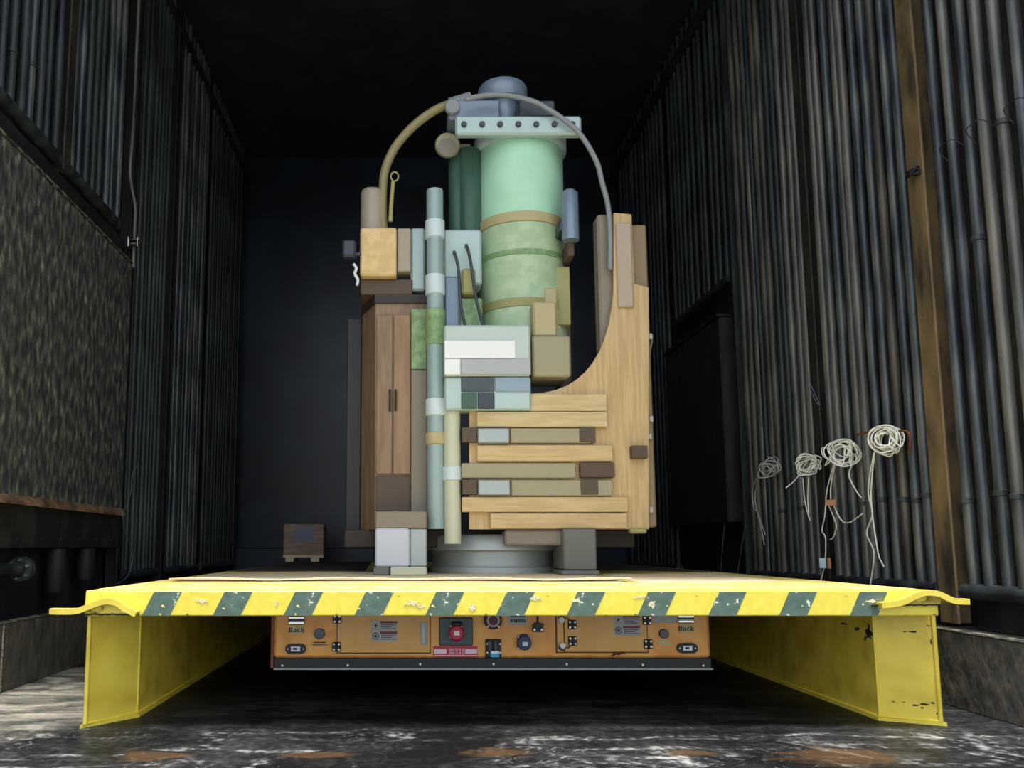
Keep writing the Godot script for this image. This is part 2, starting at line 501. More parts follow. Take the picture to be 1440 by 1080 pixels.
func build_room() -> void:
	# floor: the worn stretch in front, then the dark stretch inside
	var fm := plain(Color.WHITE, 0.5)
	fm.metallic_specular = 0.3
	fm.albedo_texture = floor_image()
	fm.normal_enabled = true
	fm.normal_texture = noise_tex([], [], 0.03, 51, 4, 512, true, 3.0)
	fm.normal_scale = 0.35
	var st := begin()
	st.set_smooth_group(-1)
	for q in [[Vector3(-2.6, 0, -1.2), Vector2(0, 0)], [Vector3(-2.6, 0, -4.4), Vector2(0, 1)], [Vector3(2.8, 0, -4.4), Vector2(1, 1)], [Vector3(-2.6, 0, -1.2), Vector2(0, 0)], [Vector3(2.8, 0, -4.4), Vector2(1, 1)], [Vector3(2.8, 0, -1.2), Vector2(1, 0)]]:
		st.set_uv(q[1])
		st.add_vertex(q[0])
	st.generate_normals()
	st.generate_tangents()
	var fl := part("floor", st.commit(), fm, self)
	fl.set_meta("kind", "structure")
	var slab_st := begin()
	span(slab_st, Vector3(-2.6, -0.2, -1.2), Vector3(2.8, -0.002, -9.5), 0.0005)
	obj("floor_slab", slab_st, M.soot, fl)
	st = begin()
	span(st, Vector3(-2.6, -0.1, -4.4), Vector3(2.8, 0.0, -9.5), 0.0005)
	obj("inner_floor", st, mottled([c8(30, 30, 31), c8(48, 48, 48)], [0.3, 0.8], Vector3(0.8, 0.8, 0.8), 0.45, 0.0, 0.014, 52), fl)
	st = begin()
	span(st, Vector3(-12, -0.25, 14), Vector3(12, -0.004, -1.2), 0.001)
	struct("ground", st, mottled([c8(160, 161, 162), c8(182, 182, 181)], [0.3, 0.8], Vector3(0.5, 0.5, 0.5), 0.7, 0.0, 0.012, 53))
	st = begin()
	span(st, Vector3(-2.6, -0.1, -2.3), Vector3(-2.02, 5.4, -9.5), 0.002)
	struct("wall_left", st, M.soot)
	st = begin()
	span(st, Vector3(2.44, -0.1, -2.3), Vector3(2.9, 5.4, -9.5), 0.002)
	struct("wall_right", st, M.soot)
	st = begin()
	span(st, Vector3(-2.6, -0.1, -9.2), Vector3(2.9, 5.4, -9.6), 0.002)
	struct("wall_back", st, M.back)
	st = begin()
	span(st, Vector3(-2.6, 5.2, -2.9), Vector3(2.9, 5.6, -9.6), 0.002)
	struct("ceiling", st, M.ceiling)
	# a low step of plate along the back wall; its top edge is level with the lens
	st = begin()
	span(st, Vector3(-2.02, 0.0, -9.0), Vector3(2.44, 0.615, -9.2), 0.012)
	struct("baseboard_back", st, M.back)
	# steel kerbs along both walls, plate by plate
	var k := 0
	for side in [-1, 1]:
		var x0: float = -2.02 if side < 0 else 2.44
		var x1: float = -1.78 if side < 0 else 2.14
		var seams: Array = [-2.3, -3.62, -4.9, -6.2, -7.6, -9.0] if side < 0 else [-2.3, -2.88, -4.1, -5.4, -6.7, -9.0]
		st = begin()
		span(st, Vector3(x0, 0, -2.3), Vector3(x1 + 0.004 * side, 0.285, -9.0), 0.004)
		var kb := struct("trim_%d" % (k + 1), st, M.beam)
		for i in seams.size() - 1:
			st = begin()
			span(st, Vector3(x1 + 0.004 * side, 0.0, seams[i] - 0.003), Vector3(x1 - 0.004 * side, 0.292, seams[i + 1] + 0.003), 0.003)
			obj("plate", st, M.kerb, kb)
			if i > 0:
				var pts := []
				for j in 16:
					pts.append(Vector3(x1 - 0.004 * side, 0.005 + 0.285 * j / 15.0, seams[i] + rng.randf_range(-0.003, 0.003)))
				st = begin()
				tube(st, pts, 0.006, 6)
				obj("weld_seam", st, M.weld, kb)
		st = begin()
		span(st, Vector3(x1 - 0.006 * side, 0.292, -2.3), Vector3(x1 + 0.05 * side, 0.299, -9.0), 0.002)
		obj("edge_bar", st, M.rim_metal, kb)
		k += 1
	# beams in the corners under the ceiling
	for side in [-1, 1]:
		st = begin()
		tube(st, [Vector3(-1.93 if side < 0 else 2.33, 4.88, -2.9), Vector3(-1.93 if side < 0 else 2.33, 4.88, -9.2)], 0.045, 12)
		struct("trim_%d" % (k + 1), st, M.beam)
		k += 1


func pipe_bank(zs: Array, x: float, y0: float, y1: float, r: float, mats: Array, label: String, clamps: Array, headers := true) -> Node3D:
	var mid: float = (zs[0] + zs[-1]) * 0.5
	var t := thing("pipe_bank", label, "pipes", Vector3(x, y0, mid))
	for i in zs.size():
		var dx := rng.randf_range(-0.006, 0.006)
		var lean := rng.randf_range(-0.012, 0.012)
		var st := begin()
		tube(st, [Vector3(x + dx, y0, zs[i]), Vector3(x + dx, (y0 + y1) * 0.5, zs[i] + lean * 0.5), Vector3(x + dx, y1, zs[i] + lean)], r * rng.randf_range(0.94, 1.06), 14)
		var p := obj("pipe", st, mats[rng.randi() % mats.size()], t)
		for c in clamps:
			if c[0] == i:
				st = begin()
				lathe(st, [Vector2(r * 0.98, -0.012), Vector2(r * 1.22, -0.01), Vector2(r * 1.22, 0.01), Vector2(r * 0.98, 0.012)], Vector3(x + dx, c[1], zs[i] + lean * (c[1] - y0) / (y1 - y0)), 14)
				obj("coupling", st, M.pipe_d, p)
	if headers:
		var st2 := begin()
		var a: float = zs[0] + 0.05
		var b: float = zs[-1] - 0.05
		tube(st2, [Vector3(x, y0, a), Vector3(x, y0, b)], r * 1.45, 16)
		obj("header_pipe", st2, M.pipe_d, t)
	return t


func series(a: float, b: float, n: int) -> Array:
	var out := []
	for i in n:
		out.append(lerp(a, b, i / float(n - 1)) + rng.randf_range(-0.006, 0.006))
	return out


func build_right_wall() -> void:
	var x := 2.35
	pipe_bank(series(-2.36, -3.47, 12), x, 0.44, 5.1, 0.024, [M.pipe_a, M.pipe_b, M.pipe_b], "bank of grey upright pipes on the right wall, right of the brown post", [[4, 0.82], [5, 0.8], [6, 0.83], [7, 0.8], [8, 0.82], [9, 0.84], [7, 2.3], [5, 2.6], [3, 2.45], [9, 1.9], [11, 0.82]])
	pipe_bank(series(-3.725, -4.545, 10), x, 0.44, 5.1, 0.0235, [M.pipe_a, M.pipe_c, M.pipe_b], "bank of grey upright pipes behind the white cord coils, left of the brown post", [[0, 0.86], [1, 0.84], [2, 0.85], [4, 0.86], [6, 0.85]])
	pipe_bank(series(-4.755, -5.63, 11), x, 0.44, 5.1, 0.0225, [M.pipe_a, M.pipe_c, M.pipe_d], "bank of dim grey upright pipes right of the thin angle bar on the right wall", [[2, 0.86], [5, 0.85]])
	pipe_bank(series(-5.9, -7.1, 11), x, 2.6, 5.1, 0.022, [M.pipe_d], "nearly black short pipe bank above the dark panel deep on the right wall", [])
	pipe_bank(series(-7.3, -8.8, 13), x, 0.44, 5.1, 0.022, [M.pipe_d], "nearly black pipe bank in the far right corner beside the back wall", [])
	# posts between the banks
	var st := begin()
	span(st, Vector3(2.318, 0.3, -3.535), Vector3(2.33, 5.15, -3.655), 0.003)
	span(st, Vector3(2.33, 0.3, -3.589), Vector3(2.41, 5.15, -3.601), 0.002)
	var o := obj("steel_post", st, M.post, self)
	tag(o, "rust-brown flanged steel post between two pipe banks on the right wall", "post")
	st = begin()
	span(st, Vector3(2.322, 0.3, -4.605), Vector3(2.334, 5.15, -4.69), 0.003)
	span(st, Vector3(2.334, 0.3, -4.639), Vector3(2.41, 5.15, -4.651), 0.002)
	o = obj("steel_post", st, M.post_dark, self)
	tag(o, "dark olive steel post deeper on the right wall, left of the white cord coils", "post")
	st = begin()
	span(st, Vector3(2.31, 0.3, -5.72), Vector3(2.42, 5.15, -5.732), 0.002)
	span(st, Vector3(2.31, 0.3, -5.72), Vector3(2.316, 5.15, -5.745), 0.002)
	o = obj("angle_bar", st, M.pipe_d, self)
	tag(o, "thin upright angle bar with pale edge where the right pipes end", "bar")
	# the dark panel deep on the right
	var t := thing("wall_panel", "black steel panel deep on the right wall below short pipes", "panel", Vector3(2.3, 0.8, -6.6))
	bx("panel_plate", Vector3(2.27, 0.8, -5.9), Vector3(2.40, 2.32, -7.2), M.skirt, t, 0.01)
	bx("top_edge", Vector3(2.25, 2.32, -5.9), Vector3(2.40, 2.345, -7.2), M.beam, t, 0.004)
	# knots and clips of wire on the pipes
	st = begin()
	for i in 5:
		var pts := []
		for j in 14:
			var a := TAU * j / 9.0
			pts.append(Vector3(2.3, 2.333, -3.578) + Vector3(0.02 * cos(a + i), 0.018 * sin(a * 1.3 + i * 2), 0.03 * sin(a + i * 1.7)))
		tube(st, pts, 0.0035, 6)
	o = obj("wire_knot", st, M.black, self)
	tag(o, "black knot of wire tied at the brown post beside the pipes", "wire")
	for c in [[Vector3(2.31, 2.342, -3.167), "thin rusty wire clip round a pipe high on the right wall"], [Vector3(2.31, 2.312, -2.952), "bent wire clip round the pipes near the right edge of the picture"], [Vector3(2.31, 2.348, -3.341), "small dark wire clip on a pipe just right of the brown post"]]:
		st = begin()
		var q: Vector3 = c[0]
		tube(st, smooth([q + Vector3(0.03, -0.03, 0.05), q + Vector3(-0.012, 0.0, 0.045), q + Vector3(-0.016, 0.006, 0.0), q + Vector3(-0.012, -0.004, -0.045), q + Vector3(0.03, -0.05, -0.055)], 0.01), 0.0024, 6)
		o = obj("wire_clip", st, M.pipe_d, self)
		tag(o, c[1], "wire")


func build_left_wall() -> void:
	var x := -1.93
	pipe_bank(series(-3.0, -4.18, 13), x, 2.72, 5.1, 0.024, [M.pipe_b, M.pipe_d], "bank of dark upright pipes at the upper left, nearest the camera above the mottled panel", [[5, 3.1], [7, 3.0], [9, 3.05]])
	pipe_bank(series(-4.38, -5.1, 8), x, 2.72, 5.1, 0.023, [M.pipe_b, M.pipe_d], "bank of dark upright pipes above the mottled panel, beside the bent conduit", [])
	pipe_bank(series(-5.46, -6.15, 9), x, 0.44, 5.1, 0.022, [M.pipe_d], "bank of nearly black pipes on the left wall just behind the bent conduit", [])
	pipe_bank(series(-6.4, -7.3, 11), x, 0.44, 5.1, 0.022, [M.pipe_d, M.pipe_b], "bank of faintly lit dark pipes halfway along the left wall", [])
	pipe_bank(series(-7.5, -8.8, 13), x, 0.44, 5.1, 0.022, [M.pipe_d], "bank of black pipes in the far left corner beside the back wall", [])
	for q in [[-4.28, "dark brown steel post between two pipe banks above the mottled panel", M.post_dark], [-5.35, "dark steel post on the left wall behind the bent conduit", M.beam], [-6.28, "narrow black steel post between the far pipes of the left wall", M.beam]]:
		var st0 := begin()
		var foot: float = 2.67 if q[0] > -5.0 else 0.3
		span(st0, Vector3(-1.91, foot, q[0] + 0.045), Vector3(-1.898, 5.15, q[0] - 0.045), 0.003)
		span(st0, Vector3(-1.99, foot, q[0] + 0.006), Vector3(-1.91, 5.15, q[0] - 0.006), 0.002)
		var p := obj("steel_post", st0, q[2], self)
		tag(p, q[1], "post")
	# mottled panel with its bent flashing and lower skirt
	var t := thing("wall_panel", "large grey-green mottled steel panel on the left wall", "panel", Vector3(-1.9, 0.62, -4.0))
	bx("panel_plate", Vector3(-1.98, 0.86, -2.5), Vector3(-1.872, 2.5, -5.28), M.panel, t, 0.008)
	bx("top_edge", Vector3(-1.98, 2.5, -2.5), Vector3(-1.866, 2.516, -5.28), M.rim_metal, t, 0.004, "worn pale top edge")
	bx("skirt", Vector3(-1.98, 0.62, -2.5), Vector3(-1.885, 0.83, -5.28), M.skirt, t, 0.006)
	for i in 7:
		var st1 := begin()
		disc(st1, Vector3(-1.885, 0.665, -3.7 - 0.24 * i), 0.011, 0.006, 10, Basis(Vector3.FORWARD, PI / 2))
		obj("bolt", st1, M.beam, t)
	var cuts := [[-2.5, -4.02, 0.045, 0.03], [-4.06, -4.86, 0.03, 0.02], [-4.9, -5.28, 0.02, 0.012]]
	for c in cuts:
		var st2 := begin()
		prism(st2, PackedVector2Array([Vector2(-1.98, 0.87), Vector2(-1.872, 0.87), Vector2(-1.872 + c[2], 0.835), Vector2(-1.872 + c[2], 0.822), Vector2(-1.885, 0.83), Vector2(-1.98, 0.83)]), Transform3D(Basis.IDENTITY, Vector3(0, 0, c[1])), c[0] - c[1])
		obj("flashing", st2, M.flashing, t, "rusty bent flashing strip")
	# beam over the panel
	var st := begin()
	span(st, Vector3(-1.99, 2.53, -2.5), Vector3(-1.93, 2.66, -5.28), 0.006)
	var o := obj("wall_beam", st, M.beam, self)
	tag(o, "black horizontal beam between the mottled panel and the short pipes", "beam")
	# conduit that bends near its foot, with a clamp
	t = thing("conduit", "thin grey conduit with a bend and a clamp on the left wall", "conduit", Vector3(-1.88, 2.4, -5.3))
	st = begin()
	tube(st, smooth([Vector3(-1.885, 5.1, -5.22), Vector3(-1.885, 3.6, -5.22), Vector3(-1.88, 3.131, -5.183), Vector3(-1.88, 3.021, -5.224), Vector3(-1.87, 2.896, -5.28), Vector3(-1.87, 2.757, -5.283), Vector3(-1.87, 2.482, -5.288)], 0.03), 0.012, 10)
	obj("tube", st, M.pipe_a, t)
	st = begin()
	for dy in [-0.015, 0.015]:
		box(st, Vector3(-1.86, 2.641, -5.253) + Vector3(0, dy, 0), Vector3(0.085, 0.011, 0.05), 0.003)
	obj("clamp", st, M.rim_metal, t)
	st = begin()
	for dx in [-0.03, 0.03]:
		tube(st, [Vector3(-1.86, 2.641, -5.253) + Vector3(dx, -0.035, 0.02), Vector3(-1.86, 2.641, -5.253) + Vector3(dx, 0.03, 0.02)], 0.006, 8)
	obj("bolts", st, M.chrome, t)
	# pipework below the panel
	t = thing("flanged_pipe", "dark horizontal pipe with a bolted flange under the mottled panel", "pipe", Vector3(-1.88, 0.5, -3.6))
	st = begin()
	tube(st, [Vector3(-1.88, 0.525, -2.4), Vector3(-1.88, 0.52, -4.0)], 0.03, 14)
	obj("pipe", st, M.pipe_d, t)
	for dz in [0.0, 0.035]:
		st = begin()
		disc(st, Vector3(-1.88, 0.52, -4.0 + dz), 0.06, 0.016, 20, Basis(Vector3.RIGHT, PI / 2))
		obj("flange", st, M.pipe_d, t)
	for i in 6:
		st = begin()
		var a := TAU * i / 6.0 + 0.4
		var bp := Vector3(-1.88 + 0.045 * cos(a), 0.52 + 0.045 * sin(a), -4.02)
		tube(st, [bp, bp + Vector3(0, 0, 0.085)], 0.0075, 8)
		obj("bolt", st, M.chrome, t)
	for q in [[-4.45, 0.10, "stub of dark pipe hanging under the mottled panel, nearer one"], [-4.85, 0.05, "stub of dark pipe hanging under the mottled panel, farther one"]]:
		st = begin()
		lathe(st, [Vector2(0.0, 0.0), Vector2(0.045, 0.0), Vector2(0.05, 0.01), Vector2(0.05, 0.13 + q[1]), Vector2(0.0, 0.13 + q[1])], Vector3(-1.92, 0.615 - 0.13 - q[1], q[0]), 18)
		o = obj("pipe_stub", st, M.skirt, self)
		tag(o, q[2], "pipe")


# ---------------------------------------------------------------- platform
func lug(t: Node3D, mirrored: bool) -> void:
	# a wavy lifting lug, seen from the front; x runs outwards from the platform's corner
	var cx: float = -1.11 if not mirrored else 1.815
	var s: float = 1.0 if not mirrored else -1.0
	var z0 := -2.918
	var crest := [Vector2(-0.155, 0.414), Vector2(-0.072, 0.414), Vector2(-0.035, 0.425), Vector2(0.005, 0.440), Vector2(0.045, 0.449), Vector2(0.085, 0.440), Vector2(0.115, 0.420), Vector2(0.15, 0.404)]
	if mirrored:
		crest = [Vector2(-0.13, 0.447), Vector2(-0.085, 0.449), Vector2(-0.06, 0.458), Vector2(-0.025, 0.474), Vector2(0.02, 0.478), Vector2(0.06, 0.466), Vector2(0.11, 0.444), Vector2(0.18, 0.434)]
	# rim: the thick bent strip
	var up := []
	for p in crest:
		up.append(Vector3(cx + s * p.x, p.y, 0))
	var fine := smooth(up, 0.008)
	var poly := PackedVector2Array()
	for i in fine.size():
		poly.append(Vector2(fine[i].x, fine[i].y))
	for i in range(fine.size() - 1, -1, -1):
		var d: Vector3 = (fine[min(i + 1, fine.size() - 1)] - fine[max(i - 1, 0)]).normalized()
		var nn := Vector3(-d.y, d.x, 0) * s
		poly.append(Vector2(fine[i].x - nn.x * 0.02, fine[i].y - nn.y * 0.02))
	var st := begin()
	prism(st, poly, Transform3D(Basis.IDENTITY, Vector3(0, 0, z0 - 0.012)), 0.034)
	var l := obj("lifting_lug", st, M.yellow, t)
	# web: the thinner plate below the strip, with an oval hole
	var base_y: float = 0.392 if not mirrored else 0.425
	var hole: Vector2 = Vector2(cx + s * -0.005, 0.413) if not mirrored else Vector2(cx + s * 0.025, 0.447)
	var web := PackedVector2Array()
	var lo: float = cx + s * -0.04
	var hi: float = cx + s * (0.15 if not mirrored else 0.2)
	for i in fine.size():
		var u: float = (fine[i].x - cx) * s
		if u > -0.045 and u < (0.15 if not mirrored else 0.165):
			web.append(Vector2(fine[i].x, fine[i].y - 0.008))
	web.append(Vector2(hi, base_y))
	web.append(Vector2(hole.x + 0.0004 * s, base_y))
	for i in 21:
		var a := -PI / 2 + TAU * i / 20.0
		a += 0.02 if i == 0 else (-0.02 if i == 20 else 0.0)
		web.append(hole + Vector2(0.027 * cos(a) * s, 0.0125 * sin(a)))
	web.append(Vector2(hole.x - 0.0004 * s, base_y))
	web.append(Vector2(lo, base_y))
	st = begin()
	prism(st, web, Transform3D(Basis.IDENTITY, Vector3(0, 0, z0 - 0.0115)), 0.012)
	obj("web", st, M.yellow_shaded, l)  # shade under the rim is put into this darker yellow
	st = begin()
	var pts := []
	for i in 24:
		pts.append(Vector3(lerp(lo, hi, i / 23.0), base_y + rng.randf_range(-0.002, 0.002), z0 + 0.0))
	tube(st, pts, 0.003, 6)
	obj("weld_bead", st, M.chip, l)


func build_platform() -> void:
	var t := thing("transport_platform", "low yellow steel transport platform with green hazard stripes along its front edge", "platform", Vector3(0.35, 0, -5.4))
	var x0 := -1.155
	var x1 := 1.855
	var zf := -2.93
	var zb := -8.3
	# front beam
	bx("front_beam", Vector3(x0, 0.386, zf), Vector3(x1, 0.474, zf - 0.12), M.yellow_worn, t, 0.004)
	# deck
	bx("deck_plate", Vector3(x0, 0.45, zf - 0.12), Vector3(x1, 0.4745, zb), M.deck, t, 0.002)
	for z in [-4.4, -5.9, -7.4, -8.2]:
		bx("cross_beam", Vector3(-1.03, 0.40, z), Vector3(1.71, 0.45, z - 0.1), M.yellow, t)
	# painted stripes, a film of paint each
	for i in 11:
		var xb := -0.953 + 0.2493 * i
		var poly := PackedVector2Array([Vector2(xb, 0.387), Vector2(xb + 0.098, 0.387), Vector2(xb + 0.139, 0.471), Vector2(xb + 0.041, 0.471)])
		var st := begin()
		prism(st, poly, Transform3D(Basis.IDENTITY, Vector3(0, 0, zf - 0.0002)), 0.0012)
		obj("stripe", st, M.stripe, t)
	# the legs: long boxes with slanted fronts on flat shoes
	for side in [-1, 1]:
		var a: Vector2 = Vector2(-1.145, -2.95) if side < 0 else Vector2(1.872, -2.99)
		var b: Vector2 = Vector2(-1.028, -3.15) if side < 0 else Vector2(1.709, -3.09)
		var plan := [a, b, Vector2(b.x, zb), Vector2(a.x, zb)]
		var st := begin()
		slab(st, plan, 0.013, 0.386)
		var leg := obj("leg", st, M.yellow, t)
		var g := 0.014
		st = begin()
		slab(st, [a + Vector2(side * g * 0.8, g), b + Vector2(-side * g, g * 1.2), Vector2(b.x - side * g, zb), Vector2(a.x + side * g, zb)], 0.0, 0.011)
		obj("shoe", st, M.yellow, leg)
		st = begin()
		tube(st, [Vector3(a.x - side * 0.002, 0.013, a.y), Vector3(a.x - side * 0.002, 0.386, a.y)], 0.008, 8)
		obj("edge_bead", st, M.yellow, leg)
		st = begin()
		tube(st, [Vector3(b.x, 0.016, b.y), Vector3(b.x, 0.386, b.y)], 0.004, 8)
		tube(st, [Vector3(a.x, 0.014, a.y + 0.002), Vector3(b.x, 0.014, b.y + 0.002), Vector3(b.x - side * 0.002, 0.014, -4.5)], 0.004, 6)
		obj("weld_bead", st, M.yellow_worn, leg)
		lug(t, side > 0)
	# pale scuffs on the front beam
	for q in [[-0.745, 0.438, 0.05, 0.016], [0.0, 0.43, 0.06, 0.02], [0.03, 0.418, 0.03, 0.01], [0.21, 0.415, 0.035, 0.022], [0.43, 0.447, 0.05, 0.016], [0.58, 0.44, 0.03, 0.02], [0.845, 0.43, 0.03, 0.03], [0.80, 0.452, 0.05, 0.01], [-0.48, 0.43, 0.015, 0.02], [1.615, 0.437, 0.05, 0.008]]:
		var poly4 := PackedVector2Array()
		for i in 13:
			var an := TAU * i / 13.0
			poly4.append(Vector2(cos(an) * q[2] * 0.5, sin(an) * q[3] * 0.5) * rng.randf_range(0.35, 1.35))
		var st5 := begin()
		prism(st5, poly4, Transform3D(Basis.IDENTITY, Vector3(q[0], q[1], zf + 0.0006)), 0.001)
		obj("scuff", st5, M.scuff, t)
	# scrapes down to the bare steel
	var d := Vector3(1.709 - 1.872, 0, -0.10).normalized()
	for q in [[0.06, 0.322, 0.03, 0.006], [0.085, 0.32, 0.012, 0.003], [0.015, 0.345, 0.012, 0.005], [0.012, 0.29, 0.006, 0.02], [0.02, 0.075, 0.016, 0.006], [0.045, 0.068, 0.03, 0.006], [0.07, 0.062, 0.02, 0.005], [0.10, 0.07, 0.012, 0.003], [0.13, 0.068, 0.02, 0.003], [0.05, 0.055, 0.014, 0.005], [0.008, 0.04, 0.01, 0.01]]:
		var poly2 := PackedVector2Array()
		for i in 11:
			var an := TAU * i / 11.0
			poly2.append(Vector2(cos(an) * q[2] * 0.5, sin(an) * q[3] * 0.6) * rng.randf_range(0.55, 1.25))
		var st3 := begin()
		var o: Vector3 = Vector3(1.872, q[1], -2.99) + d * q[0] * 1.1
		var bs := Basis(d, Vector3.UP, d.cross(Vector3.UP))
		if bs.z.z < 0:
			bs = Basis(-d, Vector3.UP, (-d).cross(Vector3.UP))
		prism(st3, poly2, Transform3D(bs, o - bs.z * 0.0005), 0.0012)
		obj("scrape", st3, M.chip, t)
	for q in [[-3.12, 0.305, 0.05, 0.035], [-3.2, 0.315, 0.05, 0.014], [-3.3, 0.325, 0.06, 0.01], [-3.12, 0.33, 0.02, 0.03], [-3.15, 0.285, 0.02, 0.02]]:
		var poly3 := PackedVector2Array()
		for i in 13:
			var an := TAU * i / 13.0
			poly3.append(Vector2(cos(an) * q[2] * 0.5, sin(an) * q[3] * 0.5) * rng.randf_range(0.4, 1.3))
		var st4 := begin()
		prism(st4, poly3, Transform3D(Basis(Vector3.FORWARD, Vector3.UP, Vector3.RIGHT), Vector3(1.7083, q[1], q[0])), 0.001)
		obj("scrape", st4, M.chip, t)


# ---------------------------------------------------------------- vehicle
func fx(u: float) -> float:   # across the vehicle's rear face, in its drawing units
	return -0.558 + (u - 382.0) * 0.002804


func fy(v: float) -> float:   # up the vehicle's rear face
	return 0.146 + (942.0 - v) * 0.002758


func fr(called: String, u0: float, v0: float, u1: float, v1: float, z0: float, z1: float, mat: Material, parent: Node3D, bevel := 0.002, label := "") -> MeshInstance3D:
	return bx(called, Vector3(fx(u0), fy(v1), z0), Vector3(fx(u1), fy(v0), z1), mat, parent, bevel, label)


func fdisc(called: String, u: float, v: float, r: float, z: float, depth: float, mat: Material, parent: Node3D, sides := 20) -> MeshInstance3D:
	var st := begin()
	disc(st, Vector3(fx(u), fy(v), z), r * 0.00295, depth, sides)
	return obj(called, st, mat, parent)


func screws(list: Array, r: float, z: float, parent: Node3D) -> void:
	for q in list:
		fdisc("screw", q[0], q[1], r, z, 0.002, M.screw, parent, 8)


func hinge(t: Node3D, u: float, v: float) -> void:
	var h := fr("hinge", u - 6.0, v - 6.5, u + 6.0, v + 6.5, -3.494, -3.484, M.black, t, 0.003)
	var st := begin()
	tube(st, [Vector3(fx(u), fy(v + 6.3), -3.483), Vector3(fx(u), fy(v - 6.3), -3.483)], 0.004, 10)
	obj("knuckle", st, M.black, h)
	screws([[u - 3.6, v - 3.8], [u + 3.6, v - 3.8], [u - 3.6, v + 3.8], [u + 3.6, v + 3.8]], 1.5, -3.484, h)


func sticker(t: Node3D, u: float, v: float) -> void:
	# two warning labels, one above the other
	for k in 2:
		var y := v + k * 14.8
		var s := fr("warning_label", u, y, u + 37, y + 14.4, -3.4935, -3.4925, M.label_grey, t, 0.0002)
		fr("header_bar", u + 12.5, y + 0.6, u + 36.5, y + 4.0, -3.4925, -3.4921, M.label_red, s, 0.0001)
		for j in 3:
			fr("text_line", u + 14.0, y + 5.6 + j * 2.6, u + (34.0 - 5 * (j % 2)), y + 6.5 + j * 2.6, -3.4925, -3.4922, M.ink, s, 0.0001)
		if k == 0:
			var poly := PackedVector2Array()
			for p in [[1.5, -5], [-2.5, 1], [-0.3, 1], [-1.5, 5], [2.8, -1.2], [0.5, -1.2]]:
				poly.append(Vector2(fx(u + 6.3 + p[0] * 0.9), fy(y + 7.2 + p[1] * 0.9)))
			var st := begin()
			prism(st, poly, Transform3D(Basis.IDENTITY, Vector3(0, 0, -3.4926)), 0.0005)
			obj("bolt_symbol", st, M.ink, s)
		else:
			var ring := begin()
			lathe(ring, [Vector2(0.0105, 0), Vector2(0.0135, 0), Vector2(0.0135, 0.0005), Vector2(0.0105, 0.0005)], Vector3(fx(u + 6.3), fy(y + 7.2), -3.4926), 20, Basis(Vector3.RIGHT, PI / 2))
			obj("ring_symbol", ring, M.ink, s)
			fdisc("dot_symbol", u + 6.3, y + 7.2, 2.0, -3.4926, 0.0005, M.ink, s, 10)


func oval_window(t: Node3D, u: float, v: float) -> void:
	var poly := PackedVector2Array()
	for i in 24:
		var a := TAU * i / 24.0
		var ox: float = 6.5 if cos(a) > 0 else -6.5
		poly.append(Vector2(fx(u + ox + 8.0 * cos(a)), fy(v - 7.4 * sin(a))))
	var st := begin()
	prism(st, poly, Transform3D(Basis.IDENTITY, Vector3(0, 0, -3.5)), 0.012)
	var o := obj("oval_plate", st, M.black, t)
	fr("white_label", u - 6.5, v - 3.4, u + 6.5, v + 3.4, -3.488, -3.487, M.white, o, 0.0003, "small white label")
	fr("label_print", u - 3.5, v - 1.6, u + 2.0, v + 1.4, -3.487, -3.4866, M.ink, o, 0.0001)
	screws([[u - 11, v], [u + 11, v]], 1.0, -3.488, o)


func rear_plate(t: Node3D, u: float, v: float, name_plate: bool) -> void:
	var c := fr("chrome_bracket", u - 12, v, u + 12, v + 4.6, -3.5, -3.488, M.chrome, t, 0.004, "chrome bracket")
	fr("slot", u - 11, v + 4.6, u + 11, v + 7.2, -3.5, -3.492, M.black, c, 0.001)
	fr("lower_bar", u - 12, v + 7.2, u + 12, v + 12.2, -3.5, -3.488, M.chrome, c, 0.004)
	var p := fr("name_plate", u - 10, v + 13, u + 10, v + 26, -3.5, -3.496, M.plate, t, 0.001, "tan plate lettered Back")
	lettering("Back", Vector3(fx(u), fy(v + 20.0), -3.4957), 0.0195, M.ink, p)


